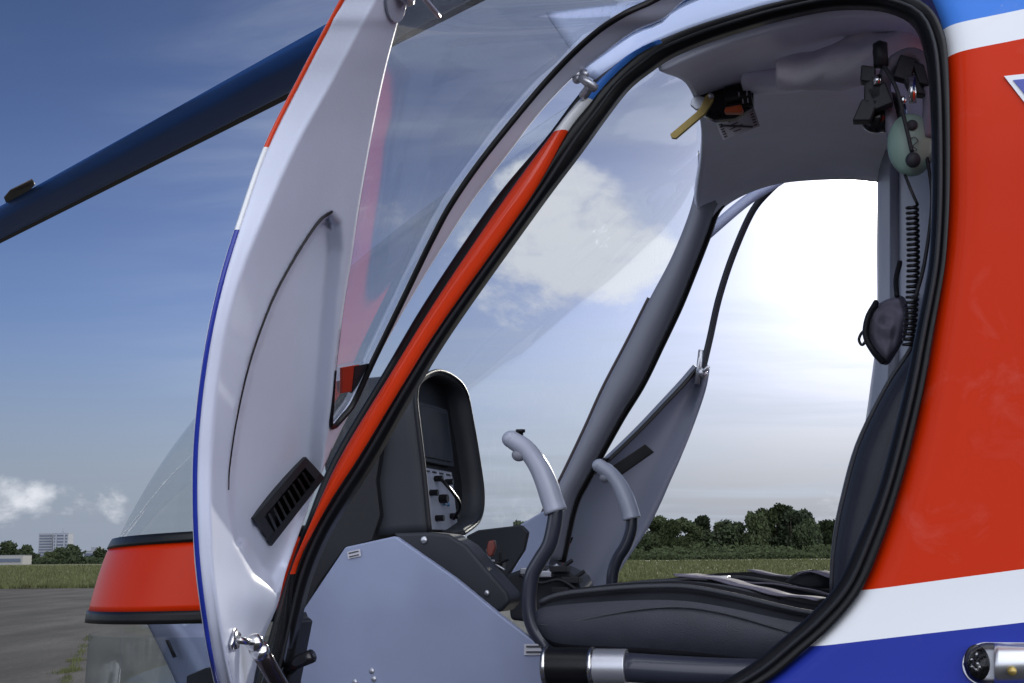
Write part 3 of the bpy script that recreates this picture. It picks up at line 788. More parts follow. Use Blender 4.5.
# bunched grey curtain under the roof
def cdisp(s, t, p):
    return p + Z*.004*math.sin(t*13+s*6) + V*.006*math.sin(s*11+t*7) + V*.014*noise.noise(p*24) + Z*.006*noise.noise(p*13)
patch('roof_curtain', [[P(x, y, .32) for x, y in ((778, 62), (810, 54), (850, 40), (890, 22), (925, 24))], [P(x, y, .27) for x, y in ((776, 72), (812, 68), (852, 56), (895, 44), (932, 48))],
                       [P(x, y, .30) for x, y in ((778, 82), (812, 82), (852, 74), (897, 66), (932, 66))], [P(x, y, .34) for x, y in ((780, 86), (812, 87), (852, 82), (897, 80), (932, 80))]], 24, 50, M['fabric'], H, sol=.008, disp=cdisp)
# far windscreen pillar
fp_l = [(698, 150), (697, 175), (690, 210), (672, 256), (650, 298), (629, 340), (604, 388), (585, 430), (562, 478), (545, 510), (525, 560)]
fp_r = [(728, 192), (714, 210), (706, 232), (692, 268), (677, 305), (659, 343), (640, 382), (618, 418), (586, 476), (572, 505), (560, 560)]
fpil = ribbon('windscreen_pillar', [P(x, y, 1.66) for x, y in fp_l], [P(x, y, 1.66) for x, y in fp_r], 70, M['trimgrey'], H, crown=.035, thick=.04, nc=13)
fpil['label'] = 'far grey inner windscreen pillar'
tube('pillar_seal', cr([P(x+2, y+2, 1.69) for x, y in fp_r], 60), .012, M['black'], fpil, n=8)
tube('pillar_seal', cr([P(x-1, y, 1.70) for x, y in fp_l[4:]], 60), .006, mat('pillar_brown', (.05, .035, .04), .5), fpil, n=8)
# near header edge of the lining behind the seal
# rear bulkhead and far rear pillar
rowsb = [[P(x, 150, v) for x, v in ((884, 1.72), (905, 1.1), (925, .5), (985, .04))],
         [P(x, 240, v) for x, v in ((884, 1.72), (905, 1.1), (925, .5), (985, .04))],
         [P(x, 330, v) for x, v in ((884, 1.72), (905, 1.1), (925, .5), (985, .04))],
         [P(x, 400, v) for x, v in ((876, 1.72), (905, 1.1), (925, .5), (980, .04))],
         [P(x, 480, v) for x, v in ((866, 1.72), (905, 1.1), (925, .5), (970, .04))],
         [P(x, 620, v) for x, v in ((866, 1.72), (905, 1.1), (925, .5), (970, .04))]]
bulk = patch('rear_bulkhead', rowsb, 30, 20, M['trimgrey'], H, sol=.02)
tube('post', [P(897, 165, 1.0), P(897, 330, 1.0), P(893, 430, 1.0)], .016, M['trimgrey'], bulk, n=12)
tube('post', [P(884, 170, 1.68), P(885, 300, 1.68), P(877, 400, 1.68), P(868, 450, 1.68)], .014, M['trimgrey'], bulk, n=12)
# overhead lever with black housing, gold lever, orange tab
hub_ = P(712, 101, .62)
hs = MB()
hs.add(tube_geo([P(726, 100, .60), P(752, 95, .60)], .026, 24)); hs.add(ball_geo(P(715, 103, .63), U*.030, V*.03, Z*.034, 18, 12))
hs.add(prism_geo([P(x, y, .60) for x, y in ((695, 92), (740, 78), (753, 82), (753, 107), (735, 118), (714, 120), (702, 114), (697, 108))], V*.02))
lev = hs.build('overhead_lever', M['blackgloss'], H, bev=.002)
plate('lever_plate', [(692, 98), (698, 95), (710, 98), (708, 108), (696, 110), (690, 105)], .555, .008, M['alu'], lev)
gpts = []
a0, a1 = Vector((673, 136)), Vector((703, 112)); a2 = Vector((712, 96))
plate('lever_arm', [(709, 92.5), (714, 95), (713, 101), (705, 114), (700, 118), (676, 138.5), (671.5, 138), (670, 134), (696, 112), (701, 106), (705, 96)], .54, .008, M['gold'], lev, bev=.0015)
tube('pivot', [P(711, 96, .536), P(711, 96, .55)], .006, M['alu'], lev, n=12)
plate('lever_tab', [(725, 107), (741, 104), (743, 109), (741, 112), (724, 112)], .555, .02, M['orange'], lev)
for x, y in ((738, 92), (742, 99), (746, 91), (747, 98)):
    plate('tick_mark', [(x, y), (x+1.2, y-.2), (x+1.6, y+4), (x+.4, y+4.2)], .565, .002, M['placard'], lev, bev=0)
pc = [(716, 124), (754, 108), (760, 126), (723, 140)]
mb = MB(); mb.add(prism_geo([P(x, y, .70) for x, y in pc], V*.001), 0)
a, b, c, d = [Vector(p) for p in pc]
def pq(s0, s1, t0, t1):
    q4 = [a.lerp(b, s0).lerp(d.lerp(c, s0), t0), a.lerp(b, s1).lerp(d.lerp(c, s1), t0), a.lerp(b, s1).lerp(d.lerp(c, s1), t1), a.lerp(b, s0).lerp(d.lerp(c, s0), t1)]
    return prism_geo([P(p.x, p.y, .698) for p in q4], V*.001)
for k in range(6): mb.add(pq(.05, .14, .08+k*.15, .14+k*.15), 1); mb.add(pq(.86, .95, .08+k*.15, .14+k*.15), 1)
for k in range(4): mb.add(pq(.24+random.random()*.1, .5+random.random()*.25, .15+k*.2, .19+k*.2), 1)
a1_, b1_ = a.lerp(c, .12), a.lerp(c, .85)
mb.add(prism_geo([P(p.x, p.y, .6975) for p in (a1_, b1_, b1_+Vector((-1, 2)), a1_+Vector((-1, 2)))], V*.001), 1)
mb.build('lever_placard', [M['placard'], M['ink']], lev, sm=False)

# ------------------------------------------------------------ far crew door (open)
def vf(px): return 1.80 + .5*(px-545)/158
rowsf = []
for y, l, r in ((606, 540, 596), (590, 545, 606), (560, 548, 627), (530, 555, 647), (505, 565, 660), (480, 586, 671), (455, 614, 682), (430, 640, 691), (405, 664, 698), (385, 683, 702), (368, 698, 704)):
    rowsf.append([P(l+(r-l)*t, y, vf(l+(r-l)*t) + .05*math.sin(PI*t)) for t in (0, .33, .66, 1)])
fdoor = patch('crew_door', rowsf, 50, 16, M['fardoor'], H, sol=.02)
fdoor['label'] = 'far open door with grey inner panel narrowing upwards'
tube('door_frame', cr([P(*p) for p in ((702, 372, 2.3), (710, 338, 2.3), (719, 298, 2.28), (733, 255, 2.25), (752, 212, 2.2), (770, 190, 2.15), (786, 176, 2.1))], 40), .012, M['hood'], fdoor, n=10)
tube('door_frame', cr([P(*p) for p in ((690, 250, 1.85), (712, 230, 1.9), (745, 202, 2.0), (770, 186, 2.05), (786, 176, 2.1))], 40), .017, M['panelgrey'], fdoor, n=10)
tube('window_seal', cr([P(l, y, vf(l)-.01) for y, l in ((505, 565), (480, 586), (455, 614), (430, 640), (405, 664), (385, 683), (368, 698))], 40), .007, M['black'], fdoor, n=8)
plate('air_vent', [(611, 467), (645, 444), (654, 452), (620, 476)], 2.02, .01, M['black'], fdoor)
mb = MB(); mb.add(tube_geo([P(699, 370, 2.25), P(706, 376, 2.25)], .014, 12)); mb.add(tube_geo([P(697, 384, 2.25), P(701, 350, 2.25)], .009, 10)); mb.add(tube_geo([P(703, 372, 2.22), P(709, 366, 2.22)], .006, 8)); mb.build('door_latch', M['alu'], fdoor)
vs = []
for t in range(24):
    y = 176 + (505-176)*t/23
    for s in range(10):
        xl = interp([(176, 775), (250, 694), (340, 640), (430, 610), (505, 568)], y); xr = interp([(176, 786), (212, 752), (255, 733), (298, 719), (338, 710), (372, 700), (430, 641), (480, 590), (505, 570)], y)
        x = xl + (xr-xl)*s/9; vs.append(P(x, y, 1.9+.3*(x-600)/150))
# ------------------------------------------------------------ rotor
BZ = 3.40
hubp = Vector((1.27, 2.5, BZ))
bd = (PZ(0, 225, BZ)-PZ(298, 67, BZ)).normalized()
hubc = PZ(298, 67, BZ) - bd*((PZ(298, 67, BZ)-hubp).length)
def blade(dirn, name='rotor_blade'):
    sd = Vector((-dirn.y, dirn.x, 0))
    secs = []
    prof = [(-.5, 0), (-.42, .035), (-.2, .06), (.1, .05), (.5, .004), (.1, -.035), (-.2, -.05), (-.42, -.035)]
    vs = []
    st = [(.25, .35), (.6, .5), (.95, 1), (4, 1), (7.6, 1), (8.0, .8)]
    for r, k in st:
        c = hubc + dirn*r
        for a, b in prof: vs.append(c + sd*(a*.30*k) + Z*(b*.30*(1.6 if r < .7 else 1)))
    n = len(prof)
    fs = grid_faces(len(st), n, closed=True); fs += [tuple(range(n))[::-1], tuple((len(st)-1)*n+k for k in range(n))]
    return obj(name, vs, fs, M['blade'], H), sd
b1, sd = blade(bd)
for k in (1, 2, 3): blade(Matrix.Rotation(PI/2*k, 3, 'Z') @ bd)
tb = [PZ(x, y, BZ) for x, y in ((4, 198), (10, 191), (32, 180), (35, 185), (30, 190), (6, 203))]
obj('trim_tab', *prism_geo(tb, Z*.008), M['bladeedge'], b1)
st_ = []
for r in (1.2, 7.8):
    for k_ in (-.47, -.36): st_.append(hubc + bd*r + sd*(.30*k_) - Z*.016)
obj('grass_bounce_strip', *prism_geo([st_[0], st_[1], st_[3], st_[2]], -Z*.003), M['bladeedge'], b1, sm=False)  # brown light off the grass under the blade, built as a coloured strip
lowc = [hubc + bd*r + sd*s_ for r, s_ in ((1.0, 0), (7.9, 0))]
MB().add(tube_geo([G(1.13, .88, 2.5), hubc], .07, 16)).add(tube_geo([hubc-Z*.08, hubc+Z*.1], .2, 20)).build('rotor_hub', M['hood'], H, bev=.01)
for v in (.0, 1.76):
    sk = tube('skid', cr([G(-1.0, v, .28), G(-.85, v, .1), G(-.6, v, .05), G(.5, v, .05), G(2.4, v, .05)], 40), .045, M['hood'], H, n=14)
for u in (-.1, 1.7):
    tube('skid_strut', cr([G(u, 0, .08), G(u, .25, .5), G(u, .88, .62), G(u, 1.51, .5), G(u, 1.76, .08)], 30), .035, M['hood'], H, n=12)

# ------------------------------------------------------------ marks and lamp on the fuselage side
em_o = [(1004, 76), (1060, 70), (1032, 112)]
def skinplate(name, pxs, out, m, parent, thick=.0015):
    return obj(name, *prism_geo([PS(x, y, -.03*smooth(0, 260, x-interp(SO, y)) - out) for x, y in pxs], V*thick), m, parent, sm=False)
em = skinplate('emblem', em_o, .003, mat('emblem_white', (.75, .77, .8), .3, coat=.5), skin)
skinplate('emblem', [(1013, 80), (1051, 76), (1032, 103)], .0045, mat('emblem_blue', (.02, .04, .34), .3, coat=.5), skin)
# position lamp: silver teardrop shell with clear dark lens
def PK(x, y, o): return PS(x, y, -.03*smooth(0, 260, x-interp(SO, y)) - o)
cx, cy = 986, 664
lamp_out = []
for k in range(40):
    a = PI/2 + PI*k/39
    lamp_out.append((cx + 24*math.cos(a), cy + 22*math.sin(a)))
lo = [(1100, 648)] + [(1040, 642.5)] + [(cx+24*math.cos(PI/2+PI*k/30)*1.0, cy-22*math.sin(PI/2+PI*k/30)) for k in range(31)] + [(1040, 685), (1100, 680)]
base = obj('position_lamp', *prism_geo([PK(x, y, .0) for x, y in lo], -V*.004), M['alu'], H, bev=.001, sm=False)
# domed silver housing
vs = []
nr_, nc_ = 30, 17
for i in range(nr_):
    t = i/(nr_-1)
    x = 963 + t*130
    hw = 21.5*math.sqrt(max(0, 1-(1-min(1, t*130/26))**2)) if t*130 < 26 else 21.5 - 4*(t*130-26)/104
    for j in range(nc_):
        s = -1+2*j/(nc_-1)
        h = .030*math.sqrt(max(0, 1-s*s))*math.sqrt(min(1, t*130/30)) * (1-.4*t)
        vs.append(PK(x, cy + s*hw*1.0, .004+h))
full = grid_faces(nr_, nc_)
lens_f = [f for f in full if f[0]//nc_ < 7]; house_f = [f for f in full if f[0]//nc_ >= 7]
obj('lamp_housing', vs, house_f, mat('lamp_silver', (.55, .56, .58), .28, metal=.9), base, sol=.001)
obj('lamp_lens', vs, lens_f, M['lens'], base)
mb = MB()
for i in range(16):
    a = i*2.4; r = 2.2*math.sqrt(i); c = PK(978+r*math.cos(a)*.9, cy+r*math.sin(a)*1.1, .012)
    mb.add(ball_geo(c, U*.004, V*.004, Z*.004, 8, 6), 0 if i % 3 else 1)
MB().add(ball_geo(PK(977, cy, .004), U*.017, V*.006, Z*.026, 24, 12)).build('lamp_bowl', M['blackgloss'], base)
mb.build('lamp_bulb', [M['dark'], M['steel']], base)
tube('screw', [PK(1012, 671, .030), PK(1012, 671, .036)], .006, M['gold'], base, n=12)

# ------------------------------------------------------------ headset and pouch hanging in the cabin (own things)
def empty(name, loc, label, cat, group=None):
    o = bpy.data.objects.new(name, None); COL.objects.link(o); o.location = loc; o['label'] = label; o['category'] = cat; o['org'] = tuple(loc)
    if group: o['group'] = group
    return o
hd = empty('headset', P(900, 100, .2), 'black pilot headset with pale green ear cup and boom microphone hanging at the cabin roof', 'headset')
HV = .20
def E(x, y, rx, ry, dv, d=0):
    return ball_geo(P(x, y, HV+d), U*rx, V*dv, Z*ry, 24, 14)
MB().add(E(911, 145, .038, .054, .022)).build('ear_cup', M['green'], hd)
MB().add(E(886, 112, .034, .036, .03, .05)).add(E(876, 118, .026, .026, .02, .03)).build('ear_cup', M['blackgloss'], hd)
MB().add(E(912, 125, .009, .009, .004, -.022)).build('ear_cup_knob', M['hood'], hd)
tube('headband', cr([P(898, 150, HV+.02), P(888, 110, HV+.03), P(884, 84, HV+.02), P(893, 64, HV), P(912, 55, HV), P(926, 68, HV), P(930, 105, HV), P(927, 140, HV)], 50), .012, M['pouch'], hd, n=10, flat=1.6, up=V)
mb = MB(); mb.add(E(880, 52, .012, .02, .012, -.02)); mb.add(tube_geo([P(880, 44, HV-.02), P(881, 66, HV-.02)], .012, 12)); mb.build('headband_pad', M['dark'], hd)
MB().add(tube_geo(cr([P(884, 66, HV-.03), P(896, 88, HV-.04), P(904, 118, HV-.04), P(912, 152, HV-.04)], 30), .0035, 8)).build('microphone_boom', M['dark'], hd)
MB().add(E(913, 160, .012, .013, .01, -.04)).build('microphone', M['hood'], hd)
mb = MB()
for x, y, w, h in ((868, 76, .015, .014), (873, 92, .02, .02), (866, 112, .018, .02), (905, 70, .018, .02), (913, 86, .015, .02), (921, 76, .012, .02), (880, 98, .02, .02)):
    mb.add(box_geo(P(x, y, HV-.01), (U+Z*random.uniform(-.5, .5)).normalized()*w*.8, V*.012, (Z+U*random.uniform(-.5, .5)).normalized()*h))
mb.build('plug_block', M['dark'], hd, bev=.003)
for g_ in (box_geo(P(912, 90, HV-.025), U*.006, V*.004, Z*.022), box_geo(P(877, 80, HV-.025), U*.006, V*.004, Z*.008), ball_geo(P(903, 100, HV-.03), U*.006, V*.004, Z*.007, 10, 8)):
    MB().add(g_).build('clip', M['steel'], hd)
# scribbled mark on the ear cup
sc = [(906, 137), (910, 134), (914, 138), (909, 143), (913, 147), (907, 149), (911, 153)]
tube('pen_mark', cr([P(x+4, y+3, HV-.0265) for x, y in sc], 40), .0008, M['ink'], hd, n=5)
# coiled cord
hx = []
for i in range(420):
    t = i/419; a = t*2*PI*27
    c = P(912+3*math.sin(t*3)-4*t, 205+142*t, .16)
    hx.append(c + U*.0085*math.cos(a) + V*.0085*math.sin(a))
tube('coiled_cord', cr([P(905, 175, .17), P(911, 190, .16), hx[0]], 12)[:-1]+hx, .0026, M['black'], hd, n=6)
tube('cord', cr([P(926, 150, HV), P(932, 200, .14), P(925, 260, .14), P(915, 300, .14)], 30), .003, M['dark'], hd, n=6)

pc_ = P(885, 330, .55)
po = empty('pouch', pc_, 'dark grey nylon pouch hanging on its straps above the near seat back', 'pouch')
outl = [(902, 291), (893, 294), (880, 300), (870, 311), (864, 325), (866, 338), (872, 352), (880, 366), (888, 368), (893, 360), (899, 350), (906, 340), (910, 318), (908, 300)]
C2 = Vector((888, 328))
vs = []
rings = [(1.0, .0), (.97, -.02), (.9, -.04), (.8, -.055), (.68, -.062), (.55, -.07), (.42, -.074), (.28, -.075), (.15, -.076), (.02, -.076)]
for sgn in (1,):
    for r, dv in rings:
        for x, y in outl:
            q_ = C2.lerp(Vector((x, y)), r); p = P(q_.x, q_.y, .55+dv*.9)
            vs.append(p + V*(.030*noise.noise(p*26)+.02*noise.noise(p*60)) + Z*.012*noise.noise(p*17+Vector((3, 1, 2))))
    for r, dv in ((.95, .03), (.5, .05), (.02, .055)):
        pass
nb = len(outl)
fs = grid_faces(len(rings), nb, closed=True)
k0 = len(vs)
for r, dv in ((.93, .03), (.5, .05), (.02, .055)):
    for x, y in outl:
        q_ = C2.lerp(Vector((x, y)), r); vs.append(P(q_.x, q_.y, .55+dv))
for j in range(nb): fs.append((j, (j+1) % nb, k0+(j+1) % nb, k0+j))
fs += grid_faces(3, nb, base=k0, closed=True)
obj('pouch_bag', vs, fs, M['pouch'], po, sub=2)
tube('strap', cr([P(876, 303, .5), P(868, 318, .49), P(866, 336, .49), P(874, 352, .49), P(883, 362, .5)], 30), .006, M['dark'], po, n=8, flat=2.2, up=V)
tube('strap', cr([P(897, 296, .48), P(896, 280, .5), P(900, 262, .52)], 14), .005, M['dark'], po, n=8)
tube('strap_loop', cr([P(865, 330, .5), P(861, 334, .5), P(859, 340, .5), P(862, 345, .5), P(866, 341, .5)], 24), .003, M['black'], po, n=6)

# ------------------------------------------------------------ ground, field, buildings, trees
def tag(o, label=None, cat=None, group=None, kind=None):
    if label: o['label'] = label
    if cat: o['category'] = cat
    if group: o['group'] = group
    if kind: o['kind'] = kind
    return o
gm = bpy.data.materials.new('apron_concrete'); gm.use_nodes = True; nt = gm.node_tree; L = nt.links.new; b = nt.nodes['Principled BSDF']
geo = nt.nodes.new('ShaderNodeNewGeometry')
def nz(scale, det=6, vec=None, sc=None, rough=.6):
    n = nt.nodes.new('ShaderNodeTexNoise'); n.inputs['Scale'].default_value = scale; n.inputs['Detail'].default_value = det; n.inputs['Roughness'].default_value = rough
    if sc:
        mp = nt.nodes.new('ShaderNodeMapping'); mp.inputs['Scale'].default_value = sc; L(geo.outputs['Position'], mp.inputs[0]); L(mp.outputs[0], n.inputs['Vector'])
    else: L(geo.outputs['Position'], n.inputs['Vector'])
    return n
def ramp(src, stops):
    r = nt.nodes.new('ShaderNodeValToRGB'); e = r.color_ramp.elements
    while len(e) < len(stops): e.new(.5)
    for i, (p, c) in enumerate(stops): e[i].position = p; e[i].color = (*c, 1)
    L(src, r.inputs[0]); return r
def mixc(f, a, b2, t='MIX'):
    m = nt.nodes.new('ShaderNodeMix'); m.data_type = 'RGBA'; m.blend_type = t
    if isinstance(f, (int, float)): m.inputs[0].default_value = f
    else: L(f, m.inputs[0])
    for k, s in ((6, a), (7, b2)):
        if isinstance(s, tuple): m.inputs[k].default_value = (*s, 1)
        else: L(s, m.inputs[k])
    return m.outputs[2]
n1 = nz(.9, 9, sc=(.9, .22, 1)); n2 = nz(14, 6); n3 = nz(.25, 5)
c1_ = ramp(n1.outputs['Fac'], [(.3, (.016, .0155, .015)), (.5, (.036, .035, .033)), (.72, (.072, .069, .064))])
c2_ = ramp(n2.outputs['Fac'], [(.35, (.7, .7, .7)), (.65, (1.25, 1.25, 1.25))])
L(mixc(1.0, c1_.outputs[0], c2_.outputs[0], 'MULTIPLY'), b.inputs['Base Color'])
b.inputs['Roughness'].default_value = .9; b.inputs['Specular IOR Level'].default_value = .2
bp = nt.nodes.new('ShaderNodeBump'); bp.inputs['Strength'].default_value = .5; bp.inputs['Distance'].default_value = .01; L(n2.outputs['Fac'], bp.inputs['Height']); L(bp.outputs[0], b.inputs['Normal'])

fm = bpy.data.materials.new('field_grass'); fm.use_nodes = True; nt = fm.node_tree; L = nt.links.new; b = nt.nodes['Principled BSDF']
geo = nt.nodes.new('ShaderNodeNewGeometry')
n1 = nz(.08, 6, sc=(.4, 1.6, 1)); n2 = nz(1.5, 6)
cc = ramp(n1.outputs['Fac'], [(.3, (.05, .062, .026)), (.5, (.08, .088, .04)), (.7, (.14, .125, .07))])
c2_ = ramp(n2.outputs['Fac'], [(.3, (.6, .6, .6)), (.7, (1.3, 1.3, 1.3))])
L(mixc(1.0, cc.outputs[0], c2_.outputs[0], 'MULTIPLY'), b.inputs['Base Color']); b.inputs['Roughness'].default_value = 1; b.inputs['Specular IOR Level'].default_value = .1
def sheet(name, x0, x1, y0, y1, z, m, nx=2, ny=2):
    vs = [(x0+(x1-x0)*i/(nx-1), y0+(y1-y0)*j/(ny-1), z) for j in range(ny) for i in range(nx)]
    return tag(obj(name, vs, grid_faces(ny, nx), m, None, sm=False), kind='structure')
YE = 66.0
sheet('ground', -6000, 6000, -6000, 6000, 0, fm)
sheet('apron', -300, 300, -120, YE, .004, gm)
pm = mat('path_gravel', (.42, .40, .36), .9, var=(2, .15))
sheet('path', -60, 500, 345, 372, .05, pm)
# paving joint weeds
tufts = MB()
def blade_geo(x, y, h, w, lean=.3, z0=0):
    a = random.uniform(0, PI); dx, dy = math.cos(a)*w, math.sin(a)*w
    lx, ly = random.uniform(-lean, lean)*h, random.uniform(-lean, lean)*h
    return [Vector((x-dx, y-dy, z0)), Vector((x+dx, y+dy, z0)), Vector((x+lx+dx*.3, y+ly, z0+h))], [(0, 1, 2)]
gb = mat('grass_blades', (.095, .105, .045), .8, var=(.6, .35), spec=.1)
# seam: a line on the apron from PZ(75,620) to PZ(60,683)
p0, p1 = PZ(88, 640, 0), PZ(62, 690, 0)
for i in range(900):
    t = random.random(); p = p0.lerp(p1, t*1.2-.1)
    if noise.noise(Vector((t*9, 0, 0))) < -.05: continue
    tufts.add(blade_geo(p.x+random.gauss(0, .035), p.y+random.gauss(0, .05), random.uniform(.02, .07), .006))
c0 = PZ(69, 672, 0)
for i in range(350): tufts.add(blade_geo(c0.x+random.gauss(0, .06), c0.y+random.gauss(0, .16), random.uniform(.02, .07), .006))
c0 = PZ(76, 661, 0)
for i in range(150): tufts.add(blade_geo(c0.x+random.gauss(0, .05), c0.y+random.gauss(0, .1), random.uniform(.03, .07), .007))
tag(tufts.build('weeds', gb, None, sm=False), 'small green weeds growing in the paving joint on the apron', 'weeds', kind='stuff')
jm = mat('joint_dirt', (.018, .017, .015), .95)
jd = (p1-p0).normalized(); js = Vector((jd.y, -jd.x, 0))*.015
jv = [p0-jd*30-js, p0-jd*30+js, p1+jd*20+js, p1+jd*20-js]
tag(obj('apron_joint', [v+Z*.008 for v in jv], [(0, 1, 2, 3)], jm, None, sm=False), kind='structure')

def in_view(x, y): return (-.47 < x/y < -.30) or (-.02 < x/y < .30)
gr_ = MB()
cnt = 0
while cnt < 42000:
    y = YE + 270*random.random()**2.2
    x = random.uniform(-.5, .5)*y
    if not in_view(x, y): continue
    cl_ = .5+.5*noise.noise(Vector((x*.12, y*.12, 0)))
    h = random.uniform(.12, .32)*(0.5+1.1*cl_)
    gr_.add(blade_geo(x, y, h*(.8+.003*y), .02+.035*y/80)); cnt += 1
tag(gr_.build('field_grass', gb, None, sm=False), 'rough grass and weeds covering the field beyond the apron', 'grass', kind='stuff')

# trees
tm = mat('bark', (.06, .05, .04), .9)
def foliage(col, name):
    m = mat(name, col, .7, spec=.15, var=(.5, .4)); return m
FM = [foliage((.033, .045, .021), 'foliage_dark'), foliage((.044, .058, .025), 'foliage_mid'), foliage((.026, .037, .019), 'foliage_deep')]
def tree_mesh(h, w, kind, seed, dens=1500, leaf=.32, squat=False):
    rnd = random.Random(seed)
    tr_ = MB()
    trunk_h = h*(.18 if squat else .34)
    tr_.add(tube_geo([Vector((0, 0, -.1)), Vector((rnd.uniform(-.1, .1), 0, trunk_h*.5)), Vector((rnd.uniform(-.3, .3), 0, trunk_h)), Vector((rnd.uniform(-.4, .4), 0, h*.75))], lambda t: h*.026*(1-.8*t), 8))
    lobes = []
    nl = 11
    for i in range(nl):
        a = rnd.uniform(0, 2*PI); r = w*.5*math.sqrt(rnd.random())*.72; z = h*(rnd.uniform(.12 if squat else .26, .86))
        rr = w*rnd.uniform(.16, .27)*(1.15-.5*(z/h))
        lobes.append((Vector((r*math.cos(a)*(1.15-.6*z/h), r*math.sin(a)*(1.15-.6*z/h), z)), rr))
        tr_.add(tube_geo([Vector((0, 0, trunk_h*rnd.uniform(.7, 1.4))), lobes[-1][0]], lambda t: h*.009*(1-.7*t), 5))
    cr_ = MB()
    for i in range(dens):
        c, rr = rnd.choice(lobes)
        d = Vector((rnd.gauss(0, 1), rnd.gauss(0, 1), rnd.gauss(0, 1))).normalized()
        p = c + Vector((d.x, d.y, d.z*.8))*rr*(rnd.random()**.35)*rnd.uniform(.75, 1.18)
        if p.z < .1: continue
        s = leaf*rnd.uniform(.5, 1.1)
        a = Vector((rnd.gauss(0, 1), rnd.gauss(0, 1), rnd.gauss(0, 1))).normalized(); b_ = a.orthogonal().normalized(); 
        cr_.add(([p+a*s, p+b_*s*.6, p-a*s*.9, p-b_*s*.7], [(0, 1, 2, 3)]))
    return tr_, cr_
protos = []
def make_tree(x, y, h, w, kind, label, group, seed=None, proto=None, sc=None, squat=False, name='tree', cat='tree', dens=1500, leaf=.32):
    e = bpy.data.objects.new(name, None); COL.objects.link(e); e.location = (x, y, 0); tag(e, label, cat, group)
    if proto is None:
        t_, c_ = tree_mesh(h, w, kind, seed, squat=squat, dens=dens, leaf=leaf)
        e['org'] = (0, 0, 0)
        a = t_.build('trunk', tm, e); c = c_.build('crown', FM[kind], e, sm=False)
        del e['org']
        return e, a, c
    _, a0_, c0_ = proto
    for o in (a0_, c0_):
        n = o.copy(); COL.objects.link(n); n.parent = e
    e.scale = sc; e.rotation_euler.z = random.uniform(0, 6)
    return e
# right hand tree line, seen through the cabin (pixel of the crown top gives height)
TY = 450
spec = [(560, 528, 30), (584, 524, 34), (607, 522, 30), (630, 515, 34), (652, 512, 34), (671, 519, 24), (689, 517, 30), (706, 516, 28), (722, 515, 30), (741, 517, 26), (757, 511, 24), (771, 503, 34), (789, 506, 34), (806, 514, 26), (822, 515, 30), (842, 516, 30), (866, 513, 34), (892, 517, 30), (920, 514, 34), (948, 519, 30)]
words = {560: 'hidden behind the cabin, left of the sticks', 584: 'behind the far door foot', 607: 'behind the far control stick', 630: 'left end of the line beside far door', 652: 'rounded, right of the far door panel', 671: 'low gap filler right of the tall rounded one',
         689: 'bushy and even topped above the near seat cushion', 706: 'even topped, left of the middle of the row', 722: 'broad and dark in the middle of the row', 741: 'narrow one left of the tall pair', 757: 'slim shoulder beside the tallest', 771: 'tallest of the row, uneven crown', 789: 'second tallest, right beside the tallest',
         806: 'lower one between the tallest and the seat back', 822: 'last seen before the seat back', 842: 'behind the seat back', 866: 'far right behind the fuselage', 892: 'behind the fuselage side, further right', 920: 'behind the fuselage, near the right end', 948: 'at the right end of the row'}
for i, (px, py, w) in enumerate(spec):
    y = TY + random.uniform(-14, 24)
    g = PY(px, py, y)
    if i < 5:
        pr = make_tree(g.x, y, g.z*1.03, w/F_*y*1.5, i % 3, 'tree of the line across the field, '+words[px], 'trees beyond the field', seed=20+i, dens=5600, leaf=.80, squat=True)
        protos.append((pr, g.z*1.03, w/F_*y*1.5))
    else:
        pr, h0, w0 = protos[(i*3+1) % 5]
        k = w/F_*y*1.5/w0
        make_tree(g.x, y, 0, 0, 0, 'tree of the line across the field, '+words[px], 'trees beyond the field', proto=pr, sc=(k, k, g.z*1.03/h0))
# single tree seen between panel and near grip
g = PY(518, 512, 330)
make_tree(g.x, 330, g.z, 9.0, 0, 'small lone tree seen between the instrument panel and the near control stick', None, seed=77, squat=True, dens=1400, leaf=.5)
# undergrowth mass below the trees
ug = MB()
for i in range(26000):
    px = random.uniform(500, 960); y = random.uniform(395, 430)
    x = (px-512)/F_*y
    hh = 2.6+3.2*max(0, .4+noise.noise(Vector((x*.08, y*.05, 0))))+1.3*noise.noise(Vector((x*.35, 0, 0)))
    p = Vector((x, y, random.random()*hh*(1 if y > 412 else .5)))
    s = random.uniform(.3, .75); a = Vector((random.gauss(0, 1), random.gauss(0, 1), random.gauss(0, 1))).normalized(); b_ = a.orthogonal().normalized()
    ug.add(([p+a*s, p+b_*s*.6, p-a*s*.9, p-b_*s*.7], [(0, 1, 2, 3)]))
tag(ug.build('undergrowth', FM[1], None, sm=False), 'low dark undergrowth along the foot of the tree line', 'undergrowth', kind='stuff')
